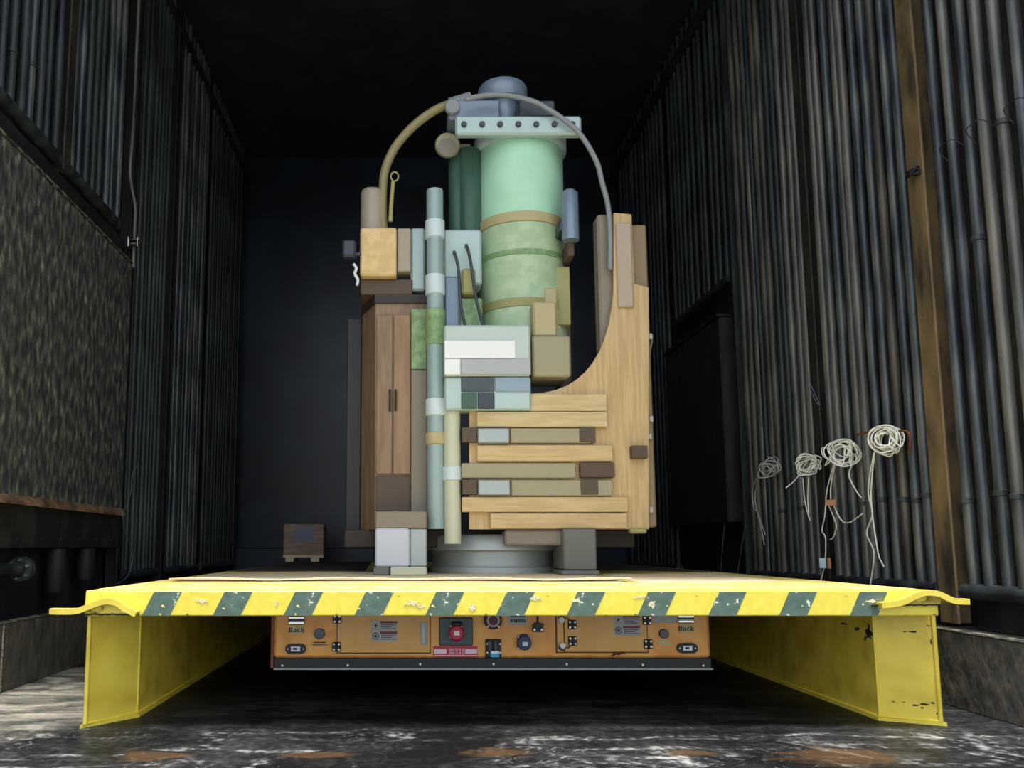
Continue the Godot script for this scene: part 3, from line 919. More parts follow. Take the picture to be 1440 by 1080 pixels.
func build_vehicle() -> void:
	var t := thing("transport_vehicle", "flat orange transport vehicle with black skirt parked under the platform", "vehicle", Vector3(0.332, 0, -5.2))
	var z := -3.5
	bx("body", Vector3(fx(385), fy(926), z), Vector3(fx(1001), 0.384, -7.0), M.orange, t, 0.012)
	bx("skirt", Vector3(fx(385.5), fy(942), z - 0.004), Vector3(fx(1002), fy(925), -6.99), M.black_steel, t, 0.004, "black steel skirt")
	for q in [[-0.40, -4.6], [1.06, -4.6], [-0.40, -6.5], [1.06, -6.5]]:
		var stw := begin()
		lathe(stw, [Vector2(0, -0.03), Vector2(0.09, -0.03), Vector2(0.1, -0.022), Vector2(0.1, 0.022), Vector2(0.09, 0.03), Vector2(0, 0.03)], Vector3(q[0], 0.1, q[1]), 24, Basis(Vector3.FORWARD, PI / 2))
		obj("wheel", stw, M.rubber, t)
	var sb := fr("side_strip", 381.0, 864, 385.5, 940, -3.52, -3.505, M.orange_side, t, 0.002)
	fr("lip", 386, 939.8, 1003, 941.6, -3.506, -3.496, M.metal_grey, t, 0.001, "thin pale lower lip")
	screws([[398, 936], [490, 935.5], [592, 934], [695, 934], [798, 934], [905, 935], [990, 936]], 1.5, -3.504, t)
	# left part
	rear_plate(t, 417.5, 866, true)
	oval_window(t, 417, 912)
	fdisc("round_plug", 450, 891, 7.2, -3.5, 0.012, M.dark_glass, t)
	var s := fr("small_label", 438, 901, 463, 909, -3.5, -3.4985, M.orange_door, t, 0.0005)
	fr("text_line", 442, 902.6, 459, 904.2, -3.4985, -3.4982, M.ink, s, 0.0001)
	fr("text_line", 440, 906, 461, 907.2, -3.4985, -3.4982, M.ink, s, 0.0001)
	# left door
	var d := fr("door", 475.5, 860, 605.5, 917.5, -3.502, -3.4935, M.orange_door, t, 0.002)
	fr("door_gap", 474.3, 858, 606.8, 919, -3.503, -3.4992, M.black, t, 0.0005)
	hinge(t, 475, 870)
	hinge(t, 474.5, 909)
	sticker(t, 523, 872.5)
	var st := begin()
	tube(st, [Vector3(fx(596.5), fy(904), -3.492), Vector3(fx(596.5), fy(903), -3.48), Vector3(fx(596.5), fy(877), -3.48), Vector3(fx(596.5), fy(876), -3.492)], 0.007, 10)
	fr("handle_plate", 592.3, 874.5, 600.6, 906.5, -3.494, -3.491, M.metal_grey, d, 0.001)
	obj("handle", st, M.pale_blue, d, "pale metal door handle")
	# sockets in the middle
	var p := fr("socket_plate", 618.5, 868, 666, 908, -3.5, -3.49, M.socket_plate, t, 0.004, "dark grey square socket plate")
	st = begin()
	lathe(st, [Vector2(0, 0), Vector2(0.030, 0), Vector2(0.030, 0.03), Vector2(0.024, 0.034), Vector2(0, 0.034)], Vector3(fx(642.5), fy(889), -3.49), 24, Basis(Vector3.RIGHT, PI / 2))
	var so := obj("socket", st, M.red, p, "red round power socket")
	fr("socket_tab", 638, 895, 648, 901.5, -3.49, -3.47, M.red, so, 0.004)
	fr("cap_hinge", 635.5, 873.5, 651, 879.5, -3.49, -3.462, M.black, so, 0.005)
	fr("white_label", 639, 886, 646.5, 892, -3.456, -3.4555, M.white, so, 0.0003)
	screws([[635.5, 880.5], [649.5, 880.5], [634.5, 895.5], [650, 895.5]], 1.3, -3.489, p)
	s = fr("socket_label", 610, 908.6, 672.5, 924, -3.5, -3.4982, M.red, t, 0.0005, "red and pink lettered label under the socket")
	fr("pale_field", 611.5, 912.6, 629, 919.5, -3.4982, -3.4978, M.pink, s, 0.0001)
	fr("pale_field", 655, 912.6, 672, 919.5, -3.4982, -3.4978, M.pink, s, 0.0001)
	fr("pale_rule", 612, 921, 672, 922, -3.4982, -3.4978, M.pink, s, 0.0001)
	for i in 5:
		for k in 2:
			st = begin()
			var u := 632.5 + i * 4.4
			var v := 911.4 + k * 4.8
			for q in [[0, 0.4, 3.4, 0.9], [0, 1.8, 3.4, 2.3], [0, 3.3, 3.4, 3.8]]:
				if rng.randf() < 0.85:
					span(st, Vector3(fx(u + q[0]), fy(v + q[1]), -3.4982), Vector3(fx(u + q[2]), fy(v + q[3]), -3.4978), 0.0001)
			for q in [[0.3 + rng.randf(), 0.9], [2.2 + rng.randf() * 0.6, 2.9]]:
				span(st, Vector3(fx(u + q[0]), fy(v + 0.3), -3.4982), Vector3(fx(u + q[0] + 0.6), fy(v + 3.9), -3.4978), 0.0001)
			obj("white_character", st, M.pink, s)
	# round dial
	var dial := fdisc("dial", 694.5, 871.8, 12.0, -3.5, 0.02, M.black, t, 28)
	st = begin()
	lathe(st, [Vector2(0.0185, 0), Vector2(0.025, 0), Vector2(0.025, 0.008), Vector2(0.0185, 0.008)], Vector3(fx(694.5), fy(871.8), -3.481), 28, Basis(Vector3.RIGHT, PI / 2))
	obj("ring", st, M.grey_ring, dial, "grey ring")
	fdisc("button", 694.5, 871.8, 6.2, -3.482, 0.006, M.maroon, dial)
	screws([[687, 864.5], [702, 864.5], [687, 880.3], [702, 880.3]], 1.2, -3.481, dial)
	# black twin switch with a blue tab
	var tw := fr("twin_switch", 683.5, 898.5, 705.5, 924.5, -3.5, -3.488, M.black, t, 0.003)
	for u in [689.5, 697.5]:
		st = begin()
		tube(st, [Vector3(fx(u), fy(914), -3.482), Vector3(fx(u), fy(901), -3.482)], 0.009, 12)
		obj("barrel", st, M.steel_dark, tw)
	fr("blue_tab", 690, 914, 702.5, 923.5, -3.488, -3.472, M.cyan, tw, 0.003, "bright blue tab")
	fr("white_label", 690.8, 914.5, 701.6, 918.0, -3.472, -3.4715, M.white, tw, 0.0003)
	screws([[685.8, 905], [704, 905], [685.8, 917], [704, 917]], 1.2, -3.487, tw)
	# printed plate
	s = fr("printed_plate", 716, 860, 743, 878.5, -3.5, -3.497, M.label_grey, t, 0.0008, "grey plate with two rows of print")
	for k in 2:
		for i in 8:
			if rng.randf() < 0.92:
				fr("print_mark", 719.3 + i * 2.7, 863.6 + k * 7.0, 721.3 + i * 2.7, 868.0 + k * 7.0, -3.497, -3.4966, M.ink, s, 0.0001)
	# lever switch
	st = begin()
	prism(st, PackedVector2Array([Vector2(fx(750), fy(888)), Vector2(fx(764.5), fy(888)), Vector2(fx(764.5), fy(880)), Vector2(fx(766), fy(877)), Vector2(fx(760), fy(875)), Vector2(fx(754), fy(875)), Vector2(fx(750), fy(879))]), Transform3D(Basis.IDENTITY, Vector3(0, 0, -3.5)), 0.022)
	var lv := obj("lever_switch", st, M.black, t)
	st = begin()
	tube(st, [Vector3(fx(757), fy(877), -3.485), Vector3(fx(757), fy(863.5), -3.478)], 0.0042, 8)
	obj("lever", st, M.black, lv)
	screws([[752, 884.8], [762.5, 884.8]], 1.5, -3.478, lv)
	# navy connector
	var nv := fr("connector", 728, 894, 746, 912, -3.5, -3.486, M.navy, t, 0.004, "navy blue round connector")
	st = begin()
	disc(st, Vector3(fx(737.3), fy(903), -3.487), 0.028, 0.022, 24)
	obj("connector_cap", st, M.navy, nv)
	fr("cap_hinge", 732.5, 891, 742.5, 896, -3.49, -3.467, M.navy, nv, 0.003)
	fr("white_label", 734.5, 901.5, 742, 907, -3.465, -3.4645, M.pale_blue, nv, 0.0003)
	screws([[729.5, 895.5], [743.5, 896], [729.5, 910.5], [744.5, 911]], 1.3, -3.485, nv)
	# right door in two leaves
	fr("door_gap", 782.8, 858, 912.8, 918.3, -3.503, -3.4992, M.black, t, 0.0005)
	fr("door_leaf", 784.6, 860, 794.0, 916.6, -3.502, -3.4935, M.orange_door, t, 0.002)
	fr("door_leaf", 795.4, 860, 911.4, 916.6, -3.502, -3.4935, M.orange_door, t, 0.002)
	for q in [[790.5, 871.0, -6.0], [791.3, 906.8, 5.0]]:
		var kn := fdisc("knob_seat", q[0], q[1] + q[2] * 0.55, 4.6, -3.494, 0.008, M.black, t)
		fdisc("knob", q[0], q[1], 4.0, -3.488, 0.016, M.white, kn)
	st = begin()
	tube(st, smooth([Vector3(fx(793), fy(869.5), -3.486), Vector3(fx(799), fy(869), -3.484), Vector3(fx(804), fy(873), -3.488)], 0.004), 0.002, 6)
	obj("tether", st, M.rust, t)
	st = begin()
	tube(st, smooth([Vector3(fx(794), fy(909), -3.486), Vector3(fx(800), fy(910), -3.484), Vector3(fx(805), fy(904), -3.488)], 0.004), 0.002, 6)
	obj("tether", st, M.rust, t)
	hinge(t, 806, 878)
	hinge(t, 806, 901)
	hinge(t, 911.5, 872)
	hinge(t, 912, 905)
	sticker(t, 865, 864.5)
	st = begin()
	tube(st, smooth([Vector3(fx(862), fy(922), -3.492), Vector3(fx(866), fy(918), -3.488), Vector3(fx(870), fy(919), -3.486), Vector3(fx(874), fy(917), -3.488), Vector3(fx(879), fy(918), -3.492)], 0.004), 0.0045, 8)
	obj("latch_hook", st, M.rust, t)
	# right part
	fr("silver_label", 921, 862, 954, 876, -3.5, -3.4985, M.label_grey, t, 0.0006, "silver foil label")
	rear_plate(t, 967, 864, true)
	oval_window(t, 967, 911)
	fdisc("round_plug", 935.3, 891, 6.4, -3.5, 0.012, M.dark_glass, t)
	var poly := PackedVector2Array([Vector2(fx(925), fy(904)), Vector2(fx(929), fy(900)), Vector2(fx(943), fy(900)), Vector2(fx(947), fy(904)), Vector2(fx(943), fy(907.5)), Vector2(fx(929), fy(907.5))])
	st = begin()
	prism(st, poly, Transform3D(Basis.IDENTITY, Vector3(0, 0, -3.5)), 0.003)
	s = obj("small_label", st, M.plate, t)
	t.position.z += 0.2
	for i in 4:
		fr("print_mark", 930 + i * 3.4, 901.8, 932.2 + i * 3.4, 905.0, -3.497, -3.4966, M.ink, s, 0.0001)


# ---------------------------------------------------------------- machine
func build_machine() -> void:
	var t := thing("machine", "tall machine with pale green cylinder and tan boarded side standing on the platform", "machine", Vector3(0.5, 0.476, -4.8))
	var st: SurfaceTool
	# round base and frame
	st = begin()
	lathe(st, [Vector2(0, 0), Vector2(0.38, 0), Vector2(0.38, 0.03), Vector2(0.36, 0.04), Vector2(0.36, 0.12), Vector2(0.42, 0.13), Vector2(0.42, 0.20), Vector2(0.40, 0.215), Vector2(0, 0.215)], Vector3(0.48, 0.476, -4.95), 56)
	obj("round_base", st, M.metal_grey, t)
	bx("base_frame", Vector3(-0.39, 0.62, -4.7), Vector3(1.27, 0.72, -5.35), M.brown_deep, t, 0.006)
	# feet
	for q in [[-0.065, -4.32, true], [0.885, -4.36, false], [-0.12, -5.3, false], [0.95, -5.3, false]]:
		var x: float = q[0]
		var z: float = q[1]
		var f := bx("foot", Vector3(x - 0.13, 0.52, z) if q[2] else Vector3(x - 0.085, 0.50, z), Vector3(x + 0.05, 0.72, z - 0.25) if q[2] else Vector3(x + 0.09, 0.72, z - 0.35), M.plastic_white if q[2] else M.grey_foot, t, 0.008, "pale foot" if q[2] else "")
		if q[2]:
			bx("bracket", Vector3(x - 0.13, 0.72, z - 0.01), Vector3(x + 0.14, 0.81, z - 0.25), M.grey_brown, f, 0.006)
			bx("post", Vector3(x + 0.052, 0.52, z - 0.02), Vector3(x + 0.14, 0.72, z - 0.2), M.metal_grey, f, 0.006)
			bx("pad", Vector3(x - 0.05, 0.476, z + 0.02), Vector3(x + 0.14, 0.519, z - 0.2), M.cream, f, 0.006)
			bx("block", Vector3(x - 0.14, 0.476, z + 0.0), Vector3(x - 0.055, 0.519, z - 0.2), M.grey_foot, f, 0.006)
		else:
			bx("pad", Vector3(x - 0.1, 0.476, z + 0.02), Vector3(x + 0.1, 0.50, z - 0.3), M.grey_foot, f, 0.006)
	# brown cabinet on the left
	st = begin()
	slab(st, [Vector2(-0.305, -4.84), Vector2(-0.212, -4.60), Vector2(0.085, -4.60), Vector2(0.085, -5.3), Vector2(-0.305, -5.3)], 0.72, 2.02)
	var cab := obj("cabinet", st, M.brown, t)
	bx("door", Vector3(-0.205, 1.03, -4.585), Vector3(-0.115, 1.95, -4.6), M.brown, cab, 0.004)
	bx("door", Vector3(-0.108, 1.03, -4.58), Vector3(-0.012, 1.95, -4.6), M.brown_red, cab, 0.004)
	bx("kick_panel", Vector3(-0.205, 0.82, -4.585), Vector3(-0.012, 1.02, -4.6), M.brown_dark, cab, 0.004, "darker kick panel")
	bx("edge_strip", Vector3(-0.008, 0.8, -4.56), Vector3(0.082, 1.62, -4.6), M.grey_brown, cab, 0.004)
	bx("edge_strip", Vector3(-0.008, 1.625, -4.56), Vector3(0.082, 1.98, -4.6), M.green_olive, cab, 0.004)
	st = begin()
	slab(st, [Vector2(-0.315, -4.84), Vector2(-0.216, -4.585), Vector2(0.085, -4.585), Vector2(0.085, -5.3), Vector2(-0.315, -5.3)], 2.02, 2.07)
	obj("cabinet_top", st, M.brown_deep, cab)
	bx("shelf_box", Vector3(-0.30, 2.07, -4.58), Vector3(0.0, 2.16, -4.95), M.brown_dark, cab, 0.005)
	for q in [[-0.128, 1.45], [-0.095, 1.45]]:
		st = begin()
		tube(st, [Vector3(q[0], q[1] - 0.06, -4.586), Vector3(q[0], q[1] - 0.055, -4.562), Vector3(q[0], q[1] + 0.055, -4.562), Vector3(q[0], q[1] + 0.06, -4.586)], 0.006, 8)
		obj("handle", st, M.brown_deep, cab)
	for q in [[0.24, 2.30, 0.06], [0.31, 2.34, 0.09]]:
		st = begin()
		tube(st, smooth([Vector3(q[0], q[1], -4.56), Vector3(q[0], q[1] - 0.01, -4.50), Vector3(q[0] + 0.02, q[1] - 0.12, -4.47), Vector3(q[0] + q[2] * 0.5, q[1] - 0.32, -4.46), Vector3(q[0] + q[2], 1.82, -4.45)], 0.02), 0.009, 8)
		obj("cable", st, M.steel_dark, t)
	bx("rear_casing", Vector3(-0.40, 0.66, -4.9), Vector3(-0.31, 2.02, -5.3), M.grey_dark, t, 0.006)
	# tan carton-coloured housing with a canister on it
	var ho := bx("tan_housing", Vector3(-0.30, 2.162, -4.52), Vector3(-0.092, 2.45, -4.8), M.carton, t, 0.01, "tan housing")
	bx("side_block", Vector3(-0.088, 2.2, -4.56), Vector3(-0.01, 2.46, -4.8), M.canister, ho, 0.006)
	st = begin()
	lathe(st, [Vector2(0, 2.45), Vector2(0.066, 2.45), Vector2(0.07, 2.48), Vector2(0.07, 2.69), Vector2(0.063, 2.71), Vector2(0.055, 2.70), Vector2(0.055, 2.55), Vector2(0, 2.55)], Vector3(-0.235, 0, -4.62), 28)
	obj("canister", st, M.canister, ho)
	st = begin()
	var rp := []
	for i in 15:
		var a := TAU * i / 14.0
		rp.append(Vector3(-0.104, 2.769, -4.55) + Vector3(0.022 * cos(a), 0.028 * sin(a), 0))
	tube(st, rp, 0.005, 8, false)
	tube(st, [Vector3(-0.112, 2.738, -4.55), Vector3(-0.124, 2.591, -4.55), Vector3(-0.128, 2.496, -4.55)], 0.012, 8)
	obj("strap_eye", st, M.olive_band, ho, "yellowish strap with an eye")
	# small connector at the far left
	st = begin()
	box(st, Vector3(-0.361, 2.307, -4.5), Vector3(0.075, 0.10, 0.07), 0.012)
	obj("grey_clip", st, M.steel_dark, t)
	bx("clip_arm", Vector3(-0.36, 2.28, -4.52), Vector3(-0.295, 2.30, -4.54), M.steel_dark, t, 0.002)
	st = begin()
	tube(st, smooth([Vector3(-0.336, 2.223, -4.5), Vector3(-0.32, 2.197, -4.5), Vector3(-0.328, 2.164, -4.5), Vector3(-0.311, 2.131, -4.5), Vector3(-0.315, 2.097, -4.5)], 0.01), 0.009, 8)
	obj("white_connector", st, M.white, t)
	# green cylinder
	var cx := 0.665
	var cz := -4.82
	st = begin()
	lathe(st, [Vector2(0.0, 1.70), Vector2(0.255, 1.70), Vector2(0.262, 1.72), Vector2(0.262, 2.50), Vector2(0.262, 3.01), Vector2(0.25, 3.03), Vector2(0, 3.03)], Vector3(cx, 0, cz), 64)
	var cyl := obj("green_cylinder", st, M.green, t)
	for q in [[2.50, 2.565, M.tan_band, 0.276], [1.72, 2.498, M.green_lower, 0.267], [2.30, 2.34, M.green_olive, 0.273], [1.99, 2.05, M.olive_band, 0.273]]:
		st = begin()
		lathe(st, [Vector2(0.258, q[0]), Vector2(q[3], q[0] + 0.005), Vector2(q[3], q[1] - 0.005), Vector2(0.258, q[1])], Vector3(cx, 0, cz), 64)
		obj("band", st, q[2], cyl)
	for q in [[0.345, 0.075, 2.22, 3.03], [0.27, 0.05, 2.3, 3.03]]:
		st = begin()
		lathe(st, [Vector2(0, q[2]), Vector2(q[1], q[2]), Vector2(q[1], q[3] - 0.01), Vector2(q[1] - 0.01, q[3]), Vector2(0, q[3])], Vector3(q[0], 0, cz + 0.06), 28)
		obj("dark_green_pipe", st, M.green_dark, t, "dark green upright pipe")
	# brackets at the right of the cylinder
	bx("cylinder_bracket", Vector3(0.83, 1.9, -4.62), Vector3(0.92, 2.25, -4.85), M.olive_band, cyl, 0.006)
	bx("cylinder_bracket", Vector3(0.76, 1.85, -4.56), Vector3(0.83, 2.10, -4.8), M.tan_band, cyl, 0.006)
	# round lid and valve block on top
	st = begin()
	lathe(st, [Vector2(0, 3.02), Vector2(0.27, 3.02), Vector2(0.285, 3.03), Vector2(0.285, 3.11), Vector2(0.27, 3.125), Vector2(0, 3.125)], Vector3(cx, 0, cz), 64)
	var lid := obj("lid", st, M.flange, t, "round grey-green lid")
	bx("cross_bar", Vector3(0.25, 3.005, -4.50), Vector3(0.985, 3.12, -4.56), M.flange, lid, 0.012)
	for i in 7:
		st = begin()
		disc(st, Vector3(0.30 + 0.105 * i, 3.062, -4.501), 0.018, 0.016, 6)
		obj("bolt", st, M.steel_dark, lid)
	bx("valve_block", Vector3(0.21, 3.126, -4.55), Vector3(0.52, 3.25, -4.8), M.blue_grey, t, 0.012)
	st = begin()
	lathe(st, [Vector2(0, 3.12), Vector2(0.09, 3.12), Vector2(0.09, 3.29), Vector2(0.14, 3.30), Vector2(0.15, 3.32), Vector2(0.15, 3.385), Vector2(0.14, 3.40), Vector2(0, 3.40)], Vector3(0.55, 0, -4.7), 32)
	obj("vent_cap", st, M.blue_grey, t)
	bx("dark_valve", Vector3(0.62, 3.126, -4.53), Vector3(0.84, 3.235, -4.7), M.steel_dark, t, 0.012)
	st = begin()
	disc(st, Vector3(0.235, 3.19, -4.55), 0.045, 0.03, 24)
	obj("valve_face", st, M.hose_white, t)
	# gauge
	st = begin()
	lathe(st, [Vector2(0, 0), Vector2(0.07, 0), Vector2(0.075, 0.012), Vector2(0.075, 0.04), Vector2(0.066, 0.05), Vector2(0, 0.05)], Vector3(0.212, 3.035, -4.72), 32, Basis(Vector3.RIGHT, PI / 2))
	tube(st, [Vector3(0.212, 3.035, -4.72), Vector3(0.35, 3.066, -4.78)], 0.02, 10)
	var ga := obj("gauge", st, M.olive_grey, t)
	st = begin()
	lathe(st, [Vector2(0, 0), Vector2(0.058, 0), Vector2(0.058, 0.003), Vector2(0, 0.003)], Vector3(0.21, 3.009, -4.669), 32, Basis(Vector3.RIGHT, PI / 2))
	obj("gauge_face", st, M.grey_brown, ga)
	# hose arching over the top: beige on the left, grey-white on the right
	st = begin()
	tube(st, smooth([Vector3(-0.162, 2.374, -4.6), Vector3(-0.175, 2.569, -4.6), Vector3(-0.168, 2.797, -4.6), Vector3(-0.122, 2.938, -4.6), Vector3(-0.051, 3.045, -4.6), Vector3(0.042, 3.139, -4.6), Vector3(0.148, 3.215, -4.6), Vector3(0.276, 3.265, -4.6)], 0.03), 0.026, 14)
	var hose := obj("hose", st, M.hose_beige, t, "beige half of the arched hose")
	st = begin()
	tube(st, smooth([Vector3(0.221, 3.247, -4.6), Vector3(0.276, 3.265, -4.6), Vector3(0.348, 3.287, -4.6)], 0.02), 0.034, 14)
	obj("hose_coupling", st, M.hose_white, hose)
	st = begin()
	tube(st, smooth([Vector3(0.309, 3.198, -4.46), Vector3(0.453, 3.224, -4.46), Vector3(0.585, 3.215, -4.46), Vector3(0.708, 3.18, -4.46), Vector3(0.777, 3.141, -4.46), Vector3(0.874, 3.071, -4.46), Vector3(0.971, 2.976, -4.46), Vector3(1.056, 2.817, -4.46), Vector3(1.085, 2.688, -4.46), Vector3(1.114, 2.552, -4.46), Vector3(1.121, 2.384, -4.46), Vector3(1.115, 2.175, -4.46)], 0.03), 0.015, 12)
	obj("hose", st, M.hose_white, t, "thin grey-white half of the arched hose")
	# grey upright post at the right and its dark recess
	bx("grey_post", Vector3(1.06, 1.72, -4.5), Vector3(1.145, 2.52, -4.62), M.grey_brown, t, 0.012)
	bx("dark_side_post", Vector3(0.87, 1.5, -4.75), Vector3(0.945, 2.3, -4.9), M.brown_dark, t, 0.006)
	st = begin()
	lathe(st, [Vector2(0, 2.36), Vector2(0.048, 2.36), Vector2(0.048, 2.64), Vector2(0.03, 2.66), Vector2(0, 2.66)], Vector3(0.905, 0, -4.5), 24)
	obj("filter_cup", st, M.blue_grey, t)
	bx("cup_bracket", Vector3(0.84, 2.42, -4.5), Vector3(0.90, 2.48, -4.72), M.steel_dark, t, 0.006)
	bx("cup_bracket", Vector3(0.89, 2.28, -4.52), Vector3(0.93, 2.37, -4.8), M.brown_dark, t, 0.006)
	# pale pillar with fittings
	st = begin()
	tube(st, [Vector3(0.128, 0.72, -4.48), Vector3(0.128, 2.65, -4.48)], 0.048, 20)
	var pi := obj("pillar", st, M.pillar, t, "pale grey-blue upright pillar")
	for q in [[2.36, 2.47, M.pillar_light], [2.03, 2.15, M.pillar_light], [1.34, 1.44, M.pillar_light], [1.74, 1.95, M.green_olive], [1.18, 1.25, M.tan_band]]:
		st = begin()
		lathe(st, [Vector2(0.046, q[0]), Vector2(0.056, q[0] + 0.006), Vector2(0.056, q[1] - 0.006), Vector2(0.046, q[1])], Vector3(0.128, 0, -4.48), 24)
		obj("sleeve", st, q[2], pi)
	st = begin()
	tube(st, [Vector3(0.218, 0.64, -4.46), Vector3(0.218, 1.52, -4.46)], 0.046, 20)
	var cr := obj("cream_pipe", st, M.cream, t, "cream upright pipe")
	for y in [0.98, 1.36]:
		st = begin()
		lathe(st, [Vector2(0.044, y), Vector2(0.053, y + 0.005), Vector2(0.053, y + 0.075), Vector2(0.044, y + 0.08)], Vector3(0.218, 0, -4.46), 24)
		obj("sleeve", st, M.pillar_light, cr)
	# pipes and fittings between pillar and cylinder
	bx("fitting_block", Vector3(0.18, 2.12, -4.55), Vector3(0.40, 2.45, -4.72), M.flange, t, 0.012)
	bx("fitting_block", Vector3(0.18, 1.86, -4.52), Vector3(0.27, 2.16, -4.72), M.blue_grey, t, 0.012)
	bx("fitting_block", Vector3(0.28, 2.05, -4.5), Vector3(0.36, 2.2, -4.6), M.olive_band, t, 0.012)
	bx("fitting_block", Vector3(0.27, 1.84, -4.54), Vector3(0.40, 2.04, -4.72), M.green_olive, t, 0.012)
	bx("fitting_block", Vector3(-0.01, 2.10, -4.6), Vector3(0.075, 2.48, -4.8), M.flange, t, 0.012)
	# control panel
	var cp := bx("control_panel", Vector3(0.172, 1.545, -4.36), Vector3(0.645, 1.83, -4.62), M.panel_rim, t, 0.012, "pale control panel")
	bx("white_plate", Vector3(0.174, 1.64, -4.35), Vector3(0.56, 1.74, -4.36), M.panel_white, cp, 0.003, "white plate")
	bx("white_plate", Vector3(0.174, 1.55, -4.35), Vector3(0.26, 1.637, -4.36), M.panel_white, cp, 0.003)
	bx("grey_plate", Vector3(0.264, 1.55, -4.35), Vector3(0.642, 1.637, -4.36), M.panel_grey, cp, 0.003)
	var scn := bx("lower_panel", Vector3(0.174, 1.36, -4.38), Vector3(0.645, 1.543, -4.6), M.flange, t, 0.01)
	bx("screen", Vector3(0.265, 1.46, -4.37), Vector3(0.445, 1.54, -4.38), M.screen, scn, 0.003, "dark screen")
	bx("display", Vector3(0.45, 1.46, -4.37), Vector3(0.64, 1.54, -4.38), M.screen_blue, scn, 0.003, "blue-grey display")
	bx("key_pad", Vector3(0.265, 1.365, -4.37), Vector3(0.35, 1.455, -4.38), M.green_dark, scn, 0.003)
	bx("key_pad", Vector3(0.355, 1.365, -4.37), Vector3(0.445, 1.455, -4.38), M.steel_dark, scn, 0.003)
	bx("grey_box", Vector3(0.66, 1.55, -4.4), Vector3(0.87, 1.78, -4.7), M.olive_grey, t, 0.01)
	bx("tan_box", Vector3(0.67, 1.78, -4.42), Vector3(0.80, 1.98, -4.6), M.tan_band, t, 0.01)
	# tan boarded side: a board with a swept edge, and slats in front of it
	var edge := [Vector2(1.143, 2.506), Vector2(1.243, 2.497), Vector2(1.246, 2.089), Vector2(1.325, 2.069), Vector2(1.278, 0.718), Vector2(0.308, 0.718), Vector2(0.314, 1.381), Vector2(0.55, 1.453), Vector2(0.727, 1.469), Vector2(0.794, 1.485), Vector2(0.857, 1.509), Vector2(0.913, 1.545), Vector2(0.962, 1.589), Vector2(1.003, 1.641), Vector2(1.04, 1.701), Vector2(1.069, 1.77), Vector2(1.095, 1.852), Vector2(1.114, 1.941), Vector2(1.129, 2.048)]
	st = begin()
	prism(st, PackedVector2Array(edge), Transform3D(Basis.IDENTITY, Vector3(0, 0, -4.48)), 0.03)
	var bd := obj("side_board", st, M.ply, t, "tan side board with a swept edge")
	bx("board_edge", Vector3(1.235, 0.73, -4.48), Vector3(1.335, 2.45, -4.9), M.ply_side, bd, 0.01)
	bx("corner_strip", Vector3(1.148, 1.95, -4.43), Vector3(1.235, 2.44, -4.45), M.upholstery, bd, 0.006)
	for q in [[552, 577, 700, 862, M.slat_a], [578, 600, 672, 862, M.slat_a], [602, 623, 720, 838, M.olive_grey], [626, 649, 672, 868, M.slat_b], [652, 673, 650, 814, M.olive_grey], [676, 698, 720, 866, M.olive_grey], [700, 721, 650, 888, M.slat_b], [723, 744, 690, 886, M.slat_b]]:
		var a: Vector3 = Vector3((q[2] - 580) * 0.003815, 0.63 - (q[1] - 768) * 0.003822, -4.41)
		var b: Vector3 = Vector3((q[3] - 580) * 0.003815 * 0.99, 0.63 - (q[0] - 768) * 0.003822, -4.45)
		bx("slat", a, b, q[4], bd, 0.004)
	for q in [[816, 602, 838, 623], [816, 652, 864, 673], [816, 676, 840, 697], [889, 628, 911, 646], [650, 676, 671, 697], [650, 602, 671, 623]]:
		bx("slot", Vector3((q[0] - 580) * 0.00385, 0.63 - (q[3] - 768) * 0.00385, -4.402), Vector3((q[2] - 580) * 0.00385, 0.63 - (q[1] - 768) * 0.00385, -4.452), M.brown_dark, bd, 0.003)
	for q in [[673, 602, 718, 623], [673, 676, 718, 697]]:
		bx("clamp", Vector3((q[0] - 580) * 0.0038, 0.63 - (q[3] - 768) * 0.0038, -4.38), Vector3((q[2] - 580) * 0.0038, 0.63 - (q[1] - 768) * 0.0038, -4.45), M.metal_grey, bd, 0.006)
	bx("bottom_tray", Vector3(0.5, 0.63, -4.44), Vector3(0.93, 0.715, -4.7), M.grey_brown, t, 0.01)
	st = begin()
	box(st, Vector3(1.217, 0.71, -4.45), Vector3(0.09, 0.03, 0.06), 0.008)
	obj("latch", st, M.olive_band, t)
	# white clips and a thin cable on the right edge
	st = begin()
	tube(st, smooth([Vector3(1.335, 1.824, -4.5), Vector3(1.349, 1.775, -4.5), Vector3(1.335, 1.693, -4.5), Vector3(1.324, 1.39, -4.5), Vector3(1.337, 1.321, -4.5), Vector3(1.315, 1.242, -4.5), Vector3(1.319, 1.13, -4.5), Vector3(1.317, 0.973, -4.5), Vector3(1.308, 0.824, -4.5)], 0.03), 0.005, 8)
	var cb := obj("side_cable", st, M.grey_brown, t)
	for p in [Vector3(1.333, 1.792, -4.47), Vector3(1.321, 1.325, -4.47), Vector3(1.31, 1.226, -4.47), Vector3(1.303, 0.823, -4.47)]:
		st = begin()
		box(st, p, Vector3(0.022, 0.035, 0.022), 0.006)
		obj("clip", st, M.cord_dim, cb)
	t.position.y += 0.003


# ---------------------------------------------------------------- things on the deck
func sheet(called: String, pts: Array, y: float, thick: float, mat: Material, label: String) -> void:
	var st := begin()
	slab(st, pts, y, y + thick)
	var o := obj(called, st, mat, self)
	tag(o, label, "cardboard")


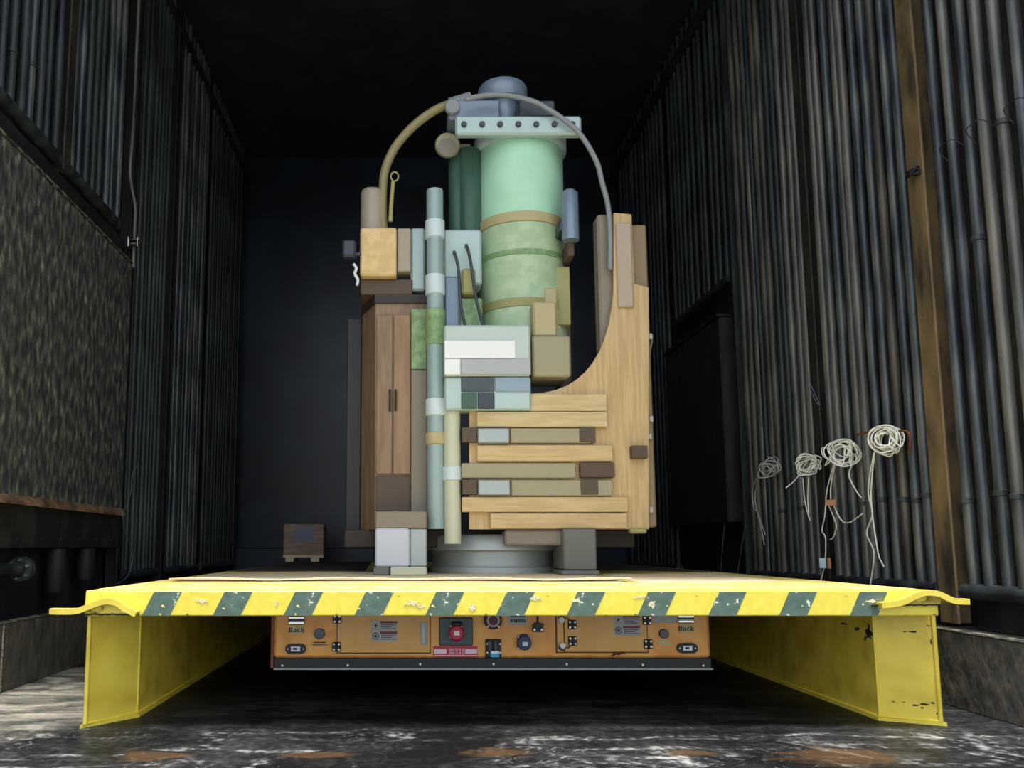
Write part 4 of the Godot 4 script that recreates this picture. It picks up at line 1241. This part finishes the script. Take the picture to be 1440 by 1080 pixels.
func build_deck_things() -> void:
	sheet("cardboard_sheet", [Vector2(-1.05, -3.62), Vector2(-0.6, -3.55), Vector2(0.1, -3.6), Vector2(0.9, -3.5), Vector2(1.0, -4.9), Vector2(-0.2, -5.0), Vector2(-1.1, -4.6)], 0.4748, 0.003, M.card, "pale brown cardboard sheet under the front of the machine")
	sheet("cardboard_sheet", [Vector2(0.95, -3.42), Vector2(1.62, -3.6), Vector2(1.72, -4.7), Vector2(1.05, -4.6)], 0.4748, 0.003, M.card, "smaller cardboard sheet lying at the right of the platform")
	sheet("cardboard_sheet", [Vector2(-1.12, -5.05), Vector2(-0.3, -5.2), Vector2(-0.4, -8.15), Vector2(-1.13, -8.1)], 0.4748, 0.003, M.card_dark, "dark dirty cardboard sheet under the wooden box")
	sheet("cardboard_sheet", [Vector2(0.95, -5.5), Vector2(1.8, -4.95), Vector2(1.82, -8.1), Vector2(0.5, -8.15)], 0.4748, 0.003, M.card_dark, "dark cardboard sheet behind the machine on the right")
	# curled edge of the first sheet
	var st := begin()
	var pts := []
	for i in 22:
		var s := i / 21.0
		pts.append(Vector3(lerp(-1.06, 0.95, s), 0.4915 + 0.004 * sin(s * 21.0), -3.60 + 0.03 * sin(s * 9.0)))
	for i in 21:
		var a: Vector3 = pts[i]
		var b: Vector3 = pts[i + 1]
		face(st, [a, b, b + Vector3(0, -0.004, -0.16), a + Vector3(0, -0.004, -0.16)], Vector3.UP, 1)
		face(st, [a + Vector3(0, -0.005, 0), b + Vector3(0, -0.005, 0), b + Vector3(0, -0.009, -0.16), a + Vector3(0, -0.009, -0.16)], Vector3.DOWN, 1)
		face(st, [a, b, b + Vector3(0, -0.005, 0), a + Vector3(0, -0.005, 0)], Vector3.BACK, 1)
	var o := obj("cardboard_strip", st, M.card, self)
	tag(o, "narrow wavy cardboard strip along the front of the platform deck", "cardboard")
	# wooden box on two skids
	var t := thing("wooden_box", "small brown box with a grey label on skids at the back left", "box", Vector3(-1.03, 0.481, -7.8))
	bx("box_body", Vector3(-1.222, 0.525, -7.8), Vector3(-0.842, 0.838, -8.1), M.crate, t, 0.006)
	bx("shipping_label", Vector3(-1.12, 0.66, -7.797), Vector3(-0.93, 0.81, -7.8), M.crate_label, t, 0.0008, "grey shipping label")
	for x in [-1.16, -0.92]:
		bx("skid", Vector3(x - 0.04, 0.481, -7.79), Vector3(x + 0.04, 0.525, -8.1), M.card, t, 0.004)
	bx("box_rim", Vector3(-1.226, 0.525, -7.794), Vector3(-0.838, 0.545, -7.8), M.card, t, 0.002)


# ---------------------------------------------------------------- cords
func coil_shape(c: Vector3, rx: float, ry: float, turns: int, r: float, loose: float) -> SurfaceTool:
	var e1 := Vector3(0.72, 0, 0.69).normalized()
	var e2 := Vector3.UP
	var n := e1.cross(e2)
	var pts := []
	var total := turns * 18
	var shrink := 1.0
	var off := Vector2.ZERO
	var tilt := 0.0
	var oval := 1.0
	for i in total:
		if i % 18 == 0:
			shrink = rng.randf_range(0.4, 1.0)
			off = Vector2(rng.randf_range(-1, 1), rng.randf_range(-1, 1)) * loose * (1.3 - shrink) * 1.6
			tilt = rng.randf_range(-1.2, 1.2)
			oval = rng.randf_range(0.65, 1.05)
		var a := TAU * i / 18.0
		var q := Vector2(cos(a) * rx, sin(a) * ry * oval).rotated(tilt) * (shrink + 0.02 * sin(a * 2.0 + i / 18)) + off * rx
		pts.append(c + e1 * q.x + e2 * q.y + n * (0.03 * sin(a * 1.3 + i * 0.21)))
	var st := begin()
	tube(st, smooth(pts, 0.014), r, 6)
	return st


func cord(called: String, label: String, c: Vector3, rx: float, ry: float, turns: int, loose: float, tails: Array, mat: Material) -> Node3D:
	var t := thing(called, label, "cord", c, "white cords coiled on the right wall")
	obj("coil", coil_shape(c, rx, ry, turns, 0.0034, loose), mat, t)
	for q in tails:
		var st := begin()
		tube(st, smooth(q, 0.02), 0.0036, 6)
		obj("tail", st, mat, t)
	return t


func build_cords() -> void:
	var t := cord("cord_coil", "largest white cord coil, rightmost on the wall, with two long tails", Vector3(2.24, 1.131, -3.835), 0.078, 0.088, 13, 0.12, [
		[Vector3(2.24, 1.082, -3.943), Vector3(2.26, 0.903, -4.051), Vector3(2.26, 0.79, -4.027), Vector3(2.26, 0.693, -4.089), Vector3(2.26, 0.595, -4.038), Vector3(2.26, 0.442, -4.088)],
		[Vector3(2.23, 1.08, -3.92), Vector3(2.25, 0.9, -4.008), Vector3(2.25, 0.778, -4.01), Vector3(2.25, 0.657, -3.994), Vector3(2.25, 0.582, -3.979), Vector3(2.25, 0.532, -3.943)]], M.cord)
	var st := begin()
	tube(st, smooth([Vector3(2.28, 1.197, -4.171), Vector3(2.28, 1.196, -4.058), Vector3(2.27, 1.168, -3.86), Vector3(2.28, 1.149, -3.721), Vector3(2.3, 1.048, -3.761)], 0.03), 0.006, 8)
	var o := obj("wall_hook", st, M.rust, self)
	tag(o, "rusty bent rod holding the largest white cord coil", "hook")
	t = cord("cord_coil", "tangled white cord coil second from the right, carrying brown and white tags", Vector3(2.24, 1.114, -4.223), 0.075, 0.088, 12, 0.3, [
		[Vector3(2.24, 1.079, -4.314), Vector3(2.26, 0.93, -4.454), Vector3(2.26, 0.796, -4.494), Vector3(2.26, 0.716, -4.535), Vector3(2.26, 0.672, -4.501), Vector3(2.26, 0.537, -4.525), Vector3(2.26, 0.435, -4.585)],
		[Vector3(2.23, 1.069, -4.288), Vector3(2.25, 0.964, -4.385), Vector3(2.25, 0.881, -4.402)],
		[Vector3(2.24, 1.053, -4.134), Vector3(2.25, 0.994, -4.201), Vector3(2.25, 0.917, -4.149), Vector3(2.25, 0.871, -4.101)],
		[Vector3(2.25, 0.853, -4.376), Vector3(2.25, 0.771, -4.312), Vector3(2.25, 0.75, -4.23), Vector3(2.25, 0.792, -4.098)],
		[Vector3(2.25, 0.843, -4.422), Vector3(2.25, 0.742, -4.36), Vector3(2.25, 0.679, -4.397), Vector3(2.25, 0.664, -4.436)],
		[Vector3(2.24, 1.099, -4.394), Vector3(2.24, 1.123, -4.437), Vector3(2.24, 1.163, -4.44), Vector3(2.24, 1.135, -4.337), Vector3(2.24, 1.063, -4.421), Vector3(2.24, 1.108, -4.296)]], M.cord)
	st = begin()
	box(st, Vector3(2.23, 0.86, -4.365), Vector3(0.006, 0.035, 0.055), 0.002, Basis(Vector3.UP, 0.7) * Basis(Vector3.FORWARD, 0.3))
	obj("paper_tag", st, M.tag_brown, t, "brown paper tag")
	st = begin()
	box(st, Vector3(2.23, 0.538, -4.488), Vector3(0.005, 0.055, 0.035), 0.002, Basis(Vector3.UP, 0.7))
	obj("paper_tag", st, M.pale_blue, t, "white paper tag")
	st = begin()
	box(st, Vector3(2.25, 0.539, -4.459), Vector3(0.005, 0.06, 0.02), 0.002, Basis(Vector3.UP, 0.7))
	obj("paper_tag", st, M.tag_brown, t)
	t = cord("cord_coil", "white cord coil second from the left, with a stub end sticking out", Vector3(2.24, 1.088, -4.628), 0.078, 0.074, 9, 0.2, [
		[Vector3(2.23, 1.037, -4.699), Vector3(2.2, 0.997, -4.719), Vector3(2.16, 0.965, -4.725)],
		[Vector3(2.24, 1.019, -4.679), Vector3(2.26, 0.886, -4.712), Vector3(2.26, 0.774, -4.666)],
		[Vector3(2.24, 1.013, -4.612), Vector3(2.26, 0.904, -4.675), Vector3(2.26, 0.815, -4.678)],
		[Vector3(2.24, 1.134, -4.532), Vector3(2.24, 1.106, -4.455), Vector3(2.24, 1.053, -4.517)]], M.cord)
	t = cord("cord_coil", "smallest dim cord coil, leftmost on the right wall", Vector3(2.24, 1.115, -5.131), 0.075, 0.05, 6, 0.2, [
		[Vector3(2.24, 1.088, -5.284), Vector3(2.26, 0.996, -5.433), Vector3(2.26, 0.892, -5.422), Vector3(2.26, 0.843, -5.372), Vector3(2.26, 0.758, -5.327), Vector3(2.26, 0.635, -5.288)],
		[Vector3(2.24, 1.086, -5.262), Vector3(2.26, 0.97, -5.39), Vector3(2.26, 0.871, -5.38), Vector3(2.26, 0.79, -5.323), Vector3(2.26, 0.702, -5.269)],
		[Vector3(2.24, 1.19, -5.122), Vector3(2.24, 1.143, -5.006), Vector3(2.24, 1.089, -4.993), Vector3(2.24, 1.069, -5.075)]], M.cord_dim)
	# loose wires
	for q in [["thin bent wire hanging on the left wall beside the mottled panel", [Vector3(-1.84, 1.151, -5.416), Vector3(-1.84, 1.094, -5.354), Vector3(-1.84, 0.99, -5.339), Vector3(-1.84, 0.884, -5.271), Vector3(-1.82, 0.838, -5.142), Vector3(-1.84, 0.72, -5.265), Vector3(-1.84, 0.597, -5.427), Vector3(-1.84, 0.492, -5.399), Vector3(-1.84, 0.43, -5.326), Vector3(-1.84, 0.397, -5.164)]],
		["short faint wire standing behind the right of the platform, left one", [Vector3(2.26, 0.783, -5.945), Vector3(2.26, 0.62, -6.006), Vector3(2.26, 0.423, -6.057)]],
		["faint wire slanting behind the right of the platform, right one", [Vector3(2.26, 0.774, -5.565), Vector3(2.26, 0.659, -5.639), Vector3(2.26, 0.434, -5.752)]],
		["pair of thin slack wires crossing the dim pipes above the coils", [Vector3(2.31, 1.623, -4.71), Vector3(2.31, 1.526, -4.644), Vector3(2.31, 1.422, -4.574), Vector3(2.31, 1.465, -4.627), Vector3(2.31, 1.57, -4.699)]]]:
		var s2 := begin()
		tube(s2, smooth(q[1], 0.02), 0.0024, 6)
		var w := obj("loose_wire", s2, M.wire, self)
		tag(w, q[0], "wire")
